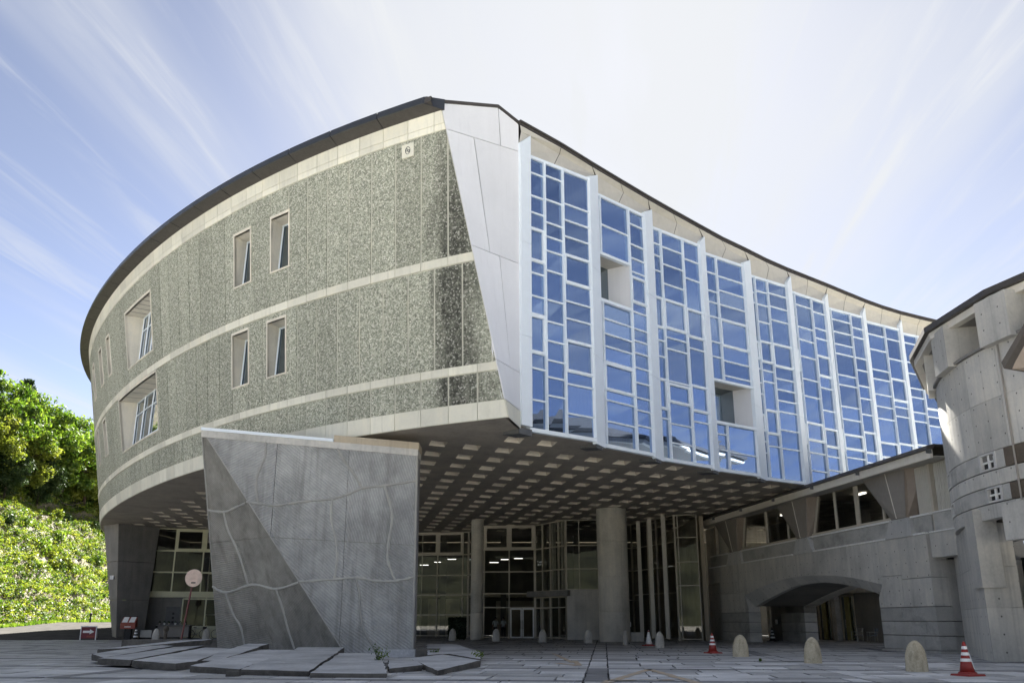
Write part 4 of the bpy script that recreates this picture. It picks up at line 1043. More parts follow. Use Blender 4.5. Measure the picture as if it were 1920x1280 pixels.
bb('wall_panel', [(-1.67, .43, 0, TH, 4.12, ZW)], G['concties']); bb('wall_panel', [(.45, 3.4, 0, TH, 3.3, ZW)], G['concties']); bb('wall_panel', [(3.42, 5.32, 0, TH, 3.3, ZW)], G['concties'])
bb('wall_panel', [(.45, 5.32, 0, TH, 1.96, 3.28)], G['concties'])
m = MB(); m.prism([(5.33, 0, 1.96), (5.87, 0, 1.96), (5.87, 0, 2.34), (5.33, 0, 3.11)], (0, TH, 0), uv=[(5.3, 2), (5.9, 2), (5.9, 2.3), (5.3, 3.1)]); m.build('wall_panel', G['concties'], br)
for z0, z1 in ((0, .62), (.66, 1.29), (1.33, 1.92)): bb('wall_course', [(.43, 5.87, 0, TH, z0, z1)], G['granite'], bevel=.012)
m = MB(); m.prism([(23.66, 0, 2.04), (24.1, 0, 2.04), (24.1, 0, 3.15), (23.66, 0, 2.5)], (0, TH, 0), uv=[(23.6, 2), (24.1, 2), (24.1, 3.1), (23.6, 2.5)]); m.build('wall_panel', G['concties'], br)
for (a, b, c, d) in ((24.12, 26.0, 2.04, 3.5), (26.02, 28.55, 2.04, 3.3), (24.12, 26.0, 3.52, ZW), (26.02, 28.55, 3.32, ZW)): bb('wall_panel', [(a, b, 0, TH, c, d)], G['concties'])
for z0, z1, sp in ((.12, .72, (25.9, 27.4)), (.76, 1.36, (24.9, 26.3, 27.6)), (1.4, 2.0, (25.7,))):
    e_ = [23.66] + list(sp) + [28.58]
    for a, b in zip(e_[:-1], e_[1:]): bb('wall_course', [(a + .008, b - .008, 0, TH, z0, z1)], G['granite'], bevel=.012)
bb('wall_plinth', [(23.5, 28.65, -.06, TH, 0, .1)], G['conc'])
bb('wall_core', [(.5, 5.8, .05, TH - .05, 0, 2.0), (23.72, 28.5, .05, TH - .05, 0, 2.1)], G['concdark'])
# return wall at the right end
bb('return_wall', [(27.4, 28.53, TH + .01, 5.2, 0, .7), (27.4, 28.53, TH + .01, 5.2, .74, 1.36), (27.4, 28.53, TH + .01, 5.2, 1.4, 4.1)], G['concties'])
bb('dark_doorway', [(28.5, 31.5, 4.6, 4.8, 0, 4.2)], G['black'])
# rear wall with the second arch
m = MB()
for k in range(NA): m.poly([(inner[k][0], 4.0, inner[k][1]), (inner[k + 1][0], 4.0, inner[k + 1][1]), (inner[k + 1][0], 4.0, 5.2), (inner[k][0], 4.0, 5.2)])
for k in range(NA): m.poly([(inner[k][0], 4.0, inner[k][1]), (inner[k + 1][0], 4.0, inner[k + 1][1]), (inner[k + 1][0], 4.9, inner[k + 1][1]), (inner[k][0], 4.9, inner[k][1])])
m.build('rear_arch', G['conc'], br)
for z0, z1 in ((0, .62), (.66, 1.29), (1.33, 1.92), (1.95, 5.2)): bb('rear_wall_course', [(1.9, 3.9, 4.0, 4.9, z0, z1), (3.92, 5.87, 4.0, 4.9, z0, z1)], G['granite' if z1 < 2 else 'concdark'])
for z0, z1 in ((0, .62), (.66, 1.29), (1.33, 1.92), (1.95, 5.2)): bb('rear_wall_course', [(23.66, 28.5, 4.0, 4.9, z0, z1)], G['concdark'])
lp = MB(); lp.lathe([(.02, -.2), (.17, -.16), (.2, 0), (.16, .1), (.05, .14)], 14, (4.2, 3.84, 2.95)); lp.box(4.1, 4.3, 3.9, 4.0, 2.85, 3.05); lp.build('wall_lamp', G['whitep'], br, smooth=False)
bb('door_jamb', [(1.3, 1.44, 3.2, 3.4, 0, 2.7)], G['frame']); bb('steel_door', [(.2, 1.9, 4.02, 4.1, 0, 2.8)], G['alu_dark']); bb('intercom_panel', [(1.0, 1.25, 3.9, 4.0, 1.15, 1.5)], G['whitep'])
# courtyard front seen through the arch
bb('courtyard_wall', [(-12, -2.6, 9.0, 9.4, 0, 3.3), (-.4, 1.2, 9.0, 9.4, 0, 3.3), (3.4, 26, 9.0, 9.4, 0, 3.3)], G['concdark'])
bb('courtyard_fascia', [(-12, 27, 8.7, 9.4, 3.32, 3.75), (-12, 27, 9.1, 9.4, 3.75, 5.2), (-12, 27, 9.8, 10.0, 0, 5.2)], G['conc']); bb('courtyard_pilaster', [(.5, 1.15, 8.6, 9.0, 0, 3.3)], G['slab'])
for u in (-2.58, 1.22):
    dlo = bb('glass_door', [(u + .05, u + .65, 9.1, 9.14, .05, 3.1), (u + 1.4, u + 2.1, 9.1, 9.14, .05, 3.1)], G['wglass'])
    bb('door_leaf', [(u + .68, u + 1.36, 8.98, 9.06, .05, 3.1)], G['olive'], dlo); bb('door_frame', [(u, u + .06, 8.97, 9.1, 0, 3.2), (u + 2.1, u + 2.16, 8.97, 9.1, 0, 3.2), (u, u + 2.16, 8.97, 9.1, 3.12, 3.24)], G['frame'], dlo)
    m = MB(); m.tube([(u + .8, 8.9, .9), (u + .8, 8.9, 1.5)], .025, 6); m.build('handle', G['steel'], dlo)
# flashings, parapet, battered blocks
bb('flashing', [(-1.6, 2.2, -.04, .3, ZW + .003, ZW + .085), (4.9, 13.75, -.04, .3, ZW + .003, ZW + .085), (16.8, 24.95, -.04, .3, ZW + .003, ZW + .085), (27.5, 28.5, -.04, .3, ZW + .003, ZW + .085)], G['whitep'])
for u0, u1 in ((-1.6, 2.4), (5.1, 9.6), (9.63, 14.2), (16.5, 20.6), (20.63, 25.2), (27.4, 28.9)): bb('parapet_panel', [(u0, u1, .16, .5, ZW + .05, 6.1)], G['granite'])
bb('parapet_core', [(-1.7, 28.6, .3, TH, ZW, 6.08)], G['conc'])
bb('parapet_cap', [(-1.6, 2.7, .1, .6, 6.103, 6.185), (4.9, 14.35, .1, .6, 6.103, 6.185), (16.05, 25.4, .1, .6, 6.103, 6.185), (27.2, 28.95, .1, .6, 6.103, 6.185)], G['whitep'])
for a, b, c, d in ((2.24, 5.31, 2.73, 4.84), (14.02, 16.73, 14.41, 16.0), (24.98, 27.49, 25.44, 27.15)):
    m = MB(); m.hexa([(a, -.05, ZW + .005), (b, -.05, ZW + .005), (d, .02, 6.15), (c, .02, 6.15), (a, .5, ZW + .005), (b, .5, ZW + .005), (d, .5, 6.15), (c, .5, 6.15)], [(a, 5), (b, 5), (d, 6), (c, 6)]); m.build('battered_block', G['blocklight'], br)
# V-shaped metal piers
for a, b, c, d in ((-.11, 5.42, 2.96, 4.58), (11.73, 17.13, 14.42, 16.1), (23.1, 28.09, 25.5, 27.11)):
    mt, mb_ = (a + b) / 2 + .1, (c + d) / 2; b2, d2 = b - .75, d - .12
    for q in ([(a, .12, 8.45), (c, .12, 6.17), (mb_ - .02, -.06, 6.17), (mt - .02, -.06, 8.45)], [(mt + .02, -.06, 8.45), (mb_ + .02, -.06, 6.17), (d2, .02, 6.17), (b2, .02, 8.45)]):
        m = MB(); m.prism(q, (0, .45, 0)); m.build('pier_panel', G['vdark'], br, fix=True)
    m = MB(); m.prism([(b2 + .03, .02, 8.45), (d2 + .03, .02, 6.17), (d, .5, 6.17), (b, .5, 8.45)], (0, .1, 0)); m.build('pier_side', G['vside'], br, fix=True)
    m = MB(); m.hexa([(mb_ - .02, -.085, 6.17), (mb_ + .02, -.085, 6.17), (mt + .02, -.085, 8.45), (mt - .02, -.085, 8.45), (mb_ - .02, .1, 6.17), (mb_ + .02, .1, 6.17), (mt + .02, .1, 8.45), (mt - .02, .1, 8.45)]); m.build('seam_cover', G['fasciapale'], br)
# windows
def bwin(u0t, u0b, u1t, u1b, mull):
    m = MB(); zt, zb_ = 8.4, 6.2
    m.poly([(u0b, .42, zb_), (u1b, .42, zb_), (u1t, .42, zt), (u0t, .42, zt)]); o = m.build('window', G['lobby'], br)
    f = MB(); f.hexa([(u0b, .3, zb_ - .02), (u1b, .3, zb_ - .02), (u1b, .3, zb_ + .14), (u0b, .3, zb_ + .14), (u0b, .46, zb_ - .02), (u1b, .46, zb_ - .02), (u1b, .46, zb_ + .14), (u0b, .46, zb_ + .14)])
    f.tube([(u0b + .1, .4, zb_), (u0t + .1, .4, zt)], .08, 4)
    for u, w_ in mull: f.box(u - w_, u + w_, .34, .46, zb_, zt)
    f.build('window_frame', G['frame'], o)
bwin(5.4, 4.6, 11.9, 14.4, ((9.2, .13), (12.6, .06))); bwin(17.1, 16.1, 23.2, 25.4, ((19.2, .07), (21.7, .17), (24.4, .07)))
m = MB(); m.poly([(-1, 4.6, 5.4), (29, 4.6, 5.4), (29, 4.6, 8.6), (-1, 4.6, 8.6)]); m.build('inner_wall', G['inwall'], br)
bb('inner_floor', [(-1, 29, .9, 4.6, 5.3, 5.4)], G['infloor']); bb('inner_ceiling', [(-1, 29, .7, 4.6, 8.46, 8.5)], G['warmwall'])
bb('inner_partition', [(15, 15.2, .9, 4.6, 5.4, 8.45), (12.0, 12.1, 3.0, 4.6, 5.4, 7.6), (20.5, 22.5, 3.9, 4.5, 5.4, 7.2), (7.5, 8.8, 3.9, 4.5, 5.4, 7.0)], G['dark'])
for u in (8.0, 11.0, 18.6, 22.4): bb('ceiling_light', [(u - .6, u + .6, 2.2, 2.35, 8.36, 8.44)], G['tube'])
bb('ribbed_panel', [(27.75 + .16 * i, 27.87 + .16 * i, .3, .42, 6.18, 8.4) for i in range(8)] + [(27.7, 29.05, .36, .5, 6.16, 8.42)], G['ribbed'])
bb('ribbed_panel', [(29.35 + .16 * i, 29.47 + .16 * i, .3, .42, 6.2, 8.4) for i in range(9)] + [(29.3, 30.8, .36, .5, 6.2, 8.42)], G['ribbed'])
bb('end_parapet', [(29.2, 31.2, .1, .6, ZW + .08, 6.12)], G['granite']); bb('end_block', [(28.85, 31.4, -.02, .8, 4.15, ZW)], G['concties']); bb('joint_post', [(28.97, 29.15, .2, .5, 4.2, 8.4)], G['frame'])
bb('end_flashing', [(29.2, 31.0, .04, .5, 6.123, 6.18), (28.9, 31.2, -.06, .4, ZW + .004, ZW + .06)], G['whitep'])
bb('link_wall', [(-3.6, -1.72, .5, 1.1, 0, 4.1), (-1.70, .42, .5, 1.1, 0, 4.1)], G['concties']); bb('link_wall', [(-3.6, -.2, .55, 1.1, 4.13, 8.4)], G['concties'])
bb('link_panel', [(-.15, 1.5, .45, .55, 6.2, 8.4)], G['ribbed']); bb('link_post', [(-.9, -.6, .3, .52, 6.2, 8.4)], G['frame'])
# eaves
bb('eave_soffit', [(-3.3, 30.8, -.5, .5, 8.46, 8.49)], G['eave'])
us = [-3.4, 2.0, 7.6, 13.2, 18.8, 24.2, 30.75]
for a, b in zip(us[:-1], us[1:]):
    bb('fascia', [(a + .01, b - .01, -.62, -.5, 8.40, 8.78)], G['fasciapale'])
    m = MB(); m.hexa([(a + .01, -.78, 8.80), (b - .01, -.78, 8.80), (b - .01, -.72, 8.96), (a + .01, -.72, 8.96), (a + .01, -.45, 8.80), (b - .01, -.45, 8.80), (b - .01, -.3, 9.06), (a + .01, -.3, 9.06)]); m.build('gutter', G['roofedge'], br)
    bb('gutter_clip', [(b - .04, b + .02, -.80, -.55, 8.6, 8.8)], G['alu_dark'])
bb('roof', [(-.5, 30.7, -.3, 5.2, 8.95, 9.04)], G['roofedge'])

# ------------------------------------------------------------------ round tower at the right
tw = empty('round_tower', (31.4, 33.5, 0), 'round grey concrete tower with bands of stone, small cross windows and polygonal eaves', 'tower')
TC, TR_ = (31.4, 33.5), 14.0
def TP_(a, z, r=TR_): return (TC[0] + r * cos(radians(a)), TC[1] + r * sin(radians(a)), z)
def tarc(a0, a1, z0, z1, r0, r1, mat, name, parent=None, n=None):
    n = n or max(1, int(abs(a1 - a0) / 1.6)); m = MB()
    As = [a0 + (a1 - a0) * i / n for i in range(n + 1)]
    for p, q in zip(As[:-1], As[1:]):
        uv = [(radians(p) * TR_, z0), (radians(q) * TR_, z0), (radians(q) * TR_, z1), (radians(p) * TR_, z1)]
        m.poly([TP_(p, z0, r1), TP_(q, z0, r1), TP_(q, z1, r1), TP_(p, z1, r1)], uv)
        m.poly([TP_(p, z0, r0), TP_(q, z0, r0), TP_(q, z0, r1), TP_(p, z0, r1)]); m.poly([TP_(p, z1, r1), TP_(q, z1, r1), TP_(q, z1, r0), TP_(p, z1, r0)])
    m.poly([TP_(a0, z0, r0), TP_(a0, z0, r1), TP_(a0, z1, r1), TP_(a0, z1, r0)]); m.poly([TP_(a1, z0, r1), TP_(a1, z0, r0), TP_(a1, z1, r0), TP_(a1, z1, r1)])
    return m.build(name, mat, parent or tw)
ga = .05
jn = [128, 150, 167.3, 177.5, 186.5, 201, 216, 232]
for a, b in zip(jn[:-1], jn[1:]):
    tarc(a + ga, b - ga, 7.29, 9.1, TR_ - .5, TR_, G['concties'], 'tower_panel'); tarc(a + ga, b - ga, 9.11, 10.98, TR_ - .5, TR_, G['concties'], 'tower_panel')
tarc(128, 232, 7.0, 11, TR_ - .6, TR_ - .06, G['concdark'], 'tower_core'); tarc(128, 232, 4.92, 7.0, TR_ - 1.2, TR_ - .95, G['concdark'], 'tower_core')
rows = [(6.62, 7.27, [150, 157.5, 162.2, 167.3, 173.0, 177.9, 182.9, 184.9, 192, 204]), (6.06, 6.60, [150, 167.3, 172.5, 183.0, 190, 204]), (5.47, 6.04, [150, 157.2, 162, 167.3, 174.5, 178.7, 183.4, 185.2, 192, 204]), (4.92, 5.45, [150, 163, 170, 179, 186, 204])]
SWIN = {0: [(157.5, 162.2), (177.9, 182.9)], 2: [(157.2, 162), (178.7, 183.4)]}
for ri, (z0, z1, js) in enumerate(rows):
    for a, b in zip(js[:-1], js[1:]):
        if (a, b) in SWIN.get(ri, ()):
            zc_, ac = (z0 + z1) / 2, (a + b) / 2; hw = (b - a) / 2 - .1
            w_ = tarc(a + .04, b - .04, z0 + .01, z1 - .01, TR_ - .9, TR_ - .10, G['black'], 'small_window')
            for q in ((a + .04, a + .62, z0 + .01, z1 - .01), (b - .62, b - .04, z0 + .01, z1 - .01), (a + .62, b - .62, z0 + .01, z0 + .075), (a + .62, b - .62, z1 - .075, z1 - .01)): tarc(*q, TR_ - .099, TR_ + .035, G['blocklight'], 'window_surround', w_)
            tarc(ac - .2, ac + .2, z0 + .075, z1 - .075, TR_ - .098, TR_ - .03, G['whitep'], 'glazing_cross', w_); tarc(a + .62, b - .62, zc_ - .03, zc_ + .03, TR_ - .098, TR_ - .04, G['whitep'], 'glazing_cross', w_)
        else: tarc(a + .04, b - .04, z0 + .01, z1 - .01, TR_ - .4, TR_ + random.uniform(-.008, .008), G['brownstone'] if (ri in (0, 2) and a > 183.5) else (G['granite'] if ri in (0, 2) else G['concties']), 'band_block')
tarc(128, 232, 10.99, 11.08, TR_ - 2.2, TR_ + .12, G['concdark'], 'tower_ledge')
for a in (139, 155.3, 171.6, 188.6, 205, 221):
    m = MB(); r0, r1, hw = TR_ - 2.1, TR_ + .3, 3.0
    ca, sa = cos(radians(a)), sin(radians(a))
    def lp_(r, t, z): return (TC[0] + r * ca - t * sa, TC[1] + r * sa + t * ca, z)
    m.hexa([lp_(r1, .85, 10.94), lp_(r1, -.85, 10.94), lp_(r1, -.85, 12.62), lp_(r1, .85, 12.62), lp_(r0, .85, 10.94), lp_(r0, -.85, 10.94), lp_(r0, -.85, 12.62), lp_(r0, .85, 12.62)], [(0, 10.9), (1.7, 10.9), (1.7, 12.6), (0, 12.6)])
    m.build('eave_pier', G['concties'], tw, fix=False)
gl = tarc(130, 230, 11.1, 12.6, TR_ - 2.3, TR_ - 2.0, G['wglass'], 'clerestory_window')
for a in (147, 163.5, 180, 197, 213):
    tarc(a - 6.6, a - 5.9, 11.1, 12.6, TR_ - 2.1, TR_ - 1.9, G['frame'], 'window_frame', gl); tarc(a + 5.9, a + 6.6, 11.1, 12.6, TR_ - 2.1, TR_ - 1.9, G['frame'], 'window_frame', gl)
    tarc(a - 5.9, a + 5.9, 12.3, 12.5, TR_ - 2.1, TR_ - 1.9, G['frame'], 'window_frame', gl)
EV = [(30, 50), (21.2, 46.0), (18.25, 40.55), (17.1, 36.3), (17.3, 31.7), (18.7, 27.0), (21.5, 23), (28, 18.5)]
def inset(P, t): c = Vector(TC); return [tuple(Vector(p) + (c - Vector(p)).normalized() * t) for p in P]
E1, E2, E3 = inset(EV, .18), inset(EV, .5), inset(EV, 4.0)
for i in range(len(EV) - 1):
    def seg(A, B, z0, z1, z2, z3, name, mat):
        m = MB(); m.hexa([(*A[i], z0), (*A[i + 1], z0), (*A[i + 1], z1), (*A[i], z1), (*B[i], z2), (*B[i + 1], z2), (*B[i + 1], z3), (*B[i], z3)]); m.build(name, mat, tw, fix=True)
    seg(E1, E2, 12.50, 12.78, 12.50, 12.78, 'eave_fascia', G['fasciapale'])
    seg(EV, E2, 12.80, 13.02, 12.80, 13.2, 'eave_gutter', G['roofedge'])
    seg(inset(EV, .19), inset(EV, 3.6), 12.5, 12.54, 12.62, 12.66, 'eave_soffit', G['vdark'])
    seg(E2, E3, 13.05, 13.2, 14.3, 14.45, 'roof', G['roofedge'])
m = MB(); m.poly([(*p, 14.4) for p in E3]); m.build('roof_top', G['roofedge'], tw)
# pier below the drum
def pier(pts, z0, z1, name, mat):
    m = MB(); n = len(pts); d = 0
    for i in range(n):
        a, b = pts[i], pts[(i + 1) % n]; l = hypot(b[0] - a[0], b[1] - a[1])
        m.poly([(*a, z0), (*b, z0), (*b, z1), (*a, z1)], [(d, z0), (d + l, z0), (d + l, z1), (d, z1)]); d += l
    m.poly([(*p, z1) for p in pts]); m.build(name, mat, tw)
PIER = [(20.2, 43.0), (17.72, 36.4), (17.2, 34.6), (18.6, 34.75), (19.6, 37.5), (22.5, 43)]
for z0, z1 in ((0, 1.85), (1.86, 3.3), (3.31, 4.9)): pier(PIER, z0, z1, 'pier', G['concties'])
pier([(17.45, 35.9), (17.12, 34.5), (18.0, 34.55), (18.2, 35.9)], 2.55, 5.35, 'pier_cap', G['conc'])
tarc(184.5, 232, 4.05, 5.3, TR_ - 6, TR_ + .35, G['concties'], 'balcony_slab'); tarc(160, 232, 0, 4.9, TR_ - 5, TR_ - 4.4, G['dark'], 'recessed_wall')
m = MB()
for a in (186.5, 192, 198): m.tube([TP_(a, 0, TR_ - 3.2), TP_(a, 4.05, TR_ - 3.2)], .06, 6)
for z in (1.2, 2.4, 3.5): m.tube([TP_(184, z, TR_ - 3.2), TP_(200, z, TR_ - 3.2)], .04, 6)
m.build('window_frame', G['frame'], tw)
# small gabled hood
m = MB()
hoods = [(15.55, 28.0, 9.02), (16.75, 28.0, 10.75), (18.0, 28, 9.3)]
for off, mat in ((0, 0),):
    for a, b in zip(hoods[:-1], hoods[1:]): a, b = Vector(a), Vector(b); m.hexa([a, b, b + Vector((0, 0, .2)), a + Vector((-.05, 0, .2)), a + Vector((3.8, 1.9, 0)), b + Vector((3.8, 1.9, 0)), b + Vector((3.8, 1.9, .2)), a + Vector((3.8, 1.9, .2))])
m.build('gable_hood', G['roofedge'], tw, fix=True)
m = MB(); m.prism([(15.9, 28.15, 9.05), (16.7, 28.15, 10.5), (17.8, 28.15, 9.3)], (3.5, 1.7, 0)); m.build('hood_wall', G['vside'], tw, fix=True)
m = MB(); m.tube([TP_(187.6, 10.9, TR_ + .06), TP_(187.6, 5.3, TR_ + .06)], .035, 8); m.build('downpipe', G['vdark'], tw)

# ------------------------------------------------------------------ paving stones
PA = radians(-5.5)
def gw(a, b, z=0.): return (a * cos(PA) - b * sin(PA), a * sin(PA) + b * cos(PA), z)
rp = random.Random(5)
stones = []
XS, YS = 7.0, 6.0; bw = .62; OX, OY = -.55, 23.55
pave = bpy.data.objects['paving_bed']
for i in range(-8, 7):
    for j in range(-6, 13):
        a0, b0 = OX + i * XS, OY + j * YS
        # band stones along the row and up the column
        a = a0
        while a < a0 + XS - .05: l = min(rp.uniform(1.0, 1.7), a0 + XS - a); stones.append((a, a + l, b0, b0 + bw, 1, 0)); a += l
        b = b0 + bw
        while b < b0 + YS - .05: l = min(rp.uniform(1.2, 2.0), b0 + YS - b); stones.append((a0, a0 + bw, b, b + l, 1 if (i == 0 and j == 0) or (i != 0 and (i * 7 + j * 3) % 5 == 1) else 0, 0)); b += l
        n = 4; bs = [b0 + bw + (YS - bw) * k / n + (rp.uniform(-.12, .12) if 0 < k < n else 0) for k in range(n + 1)]
        for k in range(n):
            a = a0 + bw
            while a < a0 + XS - .05:
                l = rp.uniform(.95, 1.9)
                if a0 + XS - a - l < .5: l = a0 + XS - a
                sp_ = rp.random() < .18
                if sp_:
                    c = bs[k] + (bs[k + 1] - bs[k]) * rp.uniform(.35, .65); stones.append((a, a + l, bs[k], c, 0, 0)); stones.append((a, a + l, c, bs[k + 1], 0, 0))
                else: stones.append((a, a + l, bs[k], bs[k + 1], 0, rp.uniform(-.12, .12)))
                a += l
def inview(x, y): return y > 22.2 and abs(x) / y < .61
sc_ = []
for s_ in stones:
    c = gw((s_[0] + s_[1]) / 2, (s_[2] + s_[3]) / 2)
    hid = -15.5 < c[0] < -2.6 and 30 < c[1] < 42 and c[1] > 27 + abs(c[0] + 8) * .2
    sc_.append((hypot(c[0], c[1]) if inview(c[0], c[1]) and not hid else 1e3 + hypot(c[0], c[1]), s_, c))
sc_.sort(key=lambda q: q[0])
restm = [MB(), MB()]; prev_skew = 0
for n, (dd, s_, c) in enumerate(sc_):
    a0, a1, b0, b1, dk, sk = s_; gp = .026; zt = rp.uniform(-.008, .005)
    if c[1] > 99 or c[0] < (-47.5 if c[1] < 73.4 else -29.5) or c[0] > 39 or c[1] < 6: continue
    j = lambda: rp.uniform(-.02, .02)
    P = [gw(a0 + gp + j(), b0 + gp + j(), zt), gw(a1 - gp + j(), b0 + gp + j(), zt + rp.uniform(-.004, .004)), gw(a1 - gp + j(), b1 - gp + j(), zt), gw(a0 + gp + j(), b1 - gp + j(), zt)]
    if n < 290:
        m = MB(); m.prism([(p[0] - c[0], p[1] - c[1], p[2]) for p in P], (0, 0, -.07)); m.build('paving_stone', G['paverdark' if dk else 'paver'], pave, loc=(c[0], c[1], 0))
    else: restm[dk].poly(P)
tag(restm[0].build('distant_paving_stones', G['paver'], pave), kind='stuff'); tag(restm[1].build('distant_band_stones', G['paverdark'], pave), kind='stuff')
# worn painted arrows
def mark(name, quads, mat, lab, cat):
    m = MB()
    for q in quads: m.prism([(x, y, .012) for x, y in (q if area(q) > 0 else q[::-1])], (0, 0, -.004))
    o = m.build(name, mat); tag(o, lab, cat); return o
def stroke(p, q, w_):
    d = Vector((q[0] - p[0], q[1] - p[1])); n = Vector((-d.y, d.x)).normalized() * w_
    return [(p[0] + n.x, p[1] + n.y), (p[0] - n.x, p[1] - n.y), (q[0] - n.x, q[1] - n.y), (q[0] + n.x, q[1] + n.y)]
mark('painted_arrow', [stroke((1.85, 43.0), (2.12, 33.6), .09), stroke((2.16, 31.6), (1.55, 33.5), .13), stroke((2.2, 31.9), (2.3, 35.6), .1)], G['orange'], 'faded orange arrow painted on the paving pointing toward the camera', 'road marking')
mark('painted_chevron', [stroke((2.2, 23.0), (4.12, 29.2), .12), stroke((4.12, 29.2), (4.35, 22.8), .12), stroke((2.25, 23.75), (3.05, 24.1), .1), stroke((3.15, 24.15), (4.0, 24.0), .1)], G['orange'], 'large orange chevron painted on the paving at the bottom edge', 'road marking')

# ------------------------------------------------------------------ hillside
toe = [(-52, 70), (-50.5, 82), (-49.5, 94), (-49.5, 108), (-50, 124), (-50.5, 142), (-50, 162), (-46, 185)]
def road_z(y): return max(0., min(1.25, (y - 74) * .045))
def toe_at(u):
    i = min(int(u), len(toe) - 2); return Vector(lerp(toe[i], toe[i + 1], u - i))
def hill_pt(u, t):
    p = toe_at(u); d_ = (toe_at(min(u + .6, 7)) - toe_at(max(u - .6, 0))).normalized(); d = Vector((-d_.y, d_.x))
    z = t * .86 if t < 19.4 else 16.7 + (t - 19.4) * .62
    q = p + d * t; z += road_z(p.y)
    z += .5 * sin(q.x * .7) * sin(q.y * .55) * min(1, t / 4) + .3 * sin(q.x * 1.9 + 2) * min(1, t / 4)
    z -= .5 * ((t / 1.45) % 1.0 - .5) * (1 if 1.4 < t < 19 else 0) * .9
    return Vector((q.x, q.y, z))
m = MB(); NU, NT = 72, 70
pts = [[hill_pt(7 * i / NU, 60 * (j / NT) ** 1.6) for j in range(NT + 1)] for i in range(NU + 1)]
for i in range(NU):
    for j in range(NT): m.poly([pts[i][j], pts[i + 1][j], pts[i + 1][j + 1], pts[i][j + 1]])
struct('hillside', m, G['earth'])
def leaves(m, c, n, r, size, rr, flat=1.0, up=.25):
    for _ in range(n):
        d = Vector((rr.gauss(0, 1), rr.gauss(0, 1), rr.gauss(0, 1))).normalized() * r * rr.random() ** .45; d.z *= flat
        p = c + d; nrm = (d.normalized() * .6 + Vector((rr.uniform(-1, 1), rr.uniform(-1, 1), rr.uniform(-.3, 1) + up))).normalized()
        a = nrm.orthogonal().normalized(); a = (a * cos(rr.uniform(0, 6.3)) + nrm.cross(a) * sin(rr.uniform(0, 6.3))).normalized(); b = nrm.cross(a); s = size * rr.uniform(.6, 1.3)
        bi = len(m.v); m.v += [tuple(p - a * s), tuple(p + b * s * .45), tuple(p + a * s), tuple(p - b * s * .45)]; m.f.append((bi, bi + 1, bi + 2, bi + 3)); m.uv.append(None); m.mi.append(0)
rr = random.Random(3)
covers = [MB(), MB(), MB()]
for _ in range(14500):
    u = rr.uniform(1.4, 6.6); t = 20.5 * rr.random() ** .95; c = hill_pt(u, t)
    k = rr.random(); k = 0 if k < .5 else (1 if k < .86 else 2)
    leaves(covers[k], c + Vector((0, 0, rr.uniform(0, .35))), 14, rr.uniform(.35, .7), .165, rr, .7)
for _ in range(2600):
    u = rr.uniform(3.0, 6.8); t = rr.uniform(19, 40); c = hill_pt(u, t); leaves(covers[2 if rr.random() < .25 else rr.randrange(2)], c + Vector((0, 0, rr.uniform(.1, 1.2))), 10, rr.uniform(.5, 1.2), .3, rr, .8)
for _ in range(46):
    u = rr.uniform(1.5, 6.2); t = rr.uniform(.3, 19); c = hill_pt(u, t); leaves(covers[rr.randrange(3)], c + Vector((0, 0, .5)), 220, rr.uniform(.8, 1.5), .26, rr, .8)
for mm, mt, nm in zip(covers, ('leaf_b', 'leaf_a', 'leaf_c'), ('slope_ground_cover', 'slope_creepers', 'slope_dark_shrubs')): tag(mm.build(nm, G[mt]), kind='stuff')
gm = MB()
for _ in range(5000):
    u = rr.uniform(.5, 5.0); c = hill_pt(u, rr.uniform(-1.6, .2)); h = rr.uniform(.12, .4); a = rr.uniform(0, 6.3); d = Vector((cos(a), sin(a), 0)) * .05; c.z = road_z(c.y)
    gm.poly([c - d, c + d, c + Vector((rr.uniform(-.1, .1), rr.uniform(-.1, .1), h))])
tag(gm.build('verge_grass', G['leaf_a']), kind='stuff')

def tree_proto(kind, seed, H_=10., R_=4., mat='leaf_a', conifer=False):
    rr = random.Random(seed); t = MB(); q = [Vector((0, 0, -1.0))]
    for i in range(1, 7): q.append(Vector((rr.uniform(-.25, .25) * i / 3, rr.uniform(-.25, .25) * i / 3, H_ * .14 * i)))
    t.tube(q, [.24 - .032 * i for i in range(7)], 7); m = MB()
    ncl = 70
    for i in range(ncl):
        f = rr.random()
        if conifer:
            z = H_ * (.2 + .8 * f); rad = R_ * (1 - f) * .95 + .3; a = rr.uniform(0, 6.3); rd = rad * rr.random() ** .5; c = Vector((rd * cos(a), rd * sin(a), z - rd * .25)); cr = .9
        else:
            d = Vector((rr.gauss(0, 1), rr.gauss(0, 1), rr.gauss(0, .8))).normalized() * rr.random() ** .33; c = Vector((d.x * R_, d.y * R_, H_ * .55 + d.z * H_ * .45)); cr = rr.uniform(.9, 1.7)
        if i % 3 == 0: b0 = q[min(6, 2 + int(c.z / H_ * 4))]; t.tube([b0, (b0 + c) / 2 + Vector((0, 0, -.2)), c], [.09, .06, .02], 5)
        leaves(m, c, 170 if not conifer else 110, cr, rr.uniform(.17, .26), rr, .6 if not conifer else .35)
    return m.mesh('crown', G[mat]), t.mesh('trunk', G['bark'])
protos = {'bright': tree_proto('b', 1, 10, 4.2, 'leaf_a'), 'yellow': tree_proto('y', 2, 9, 4.0, 'leaf_b'), 'dark': tree_proto('d', 3, 10, 3.8, 'leaf_c'), 'pine': tree_proto('p', 4, 11, 3.2, 'leaf_d', True), 'fir': tree_proto('f', 6, 11, 2.8, 'leaf_c', True)}
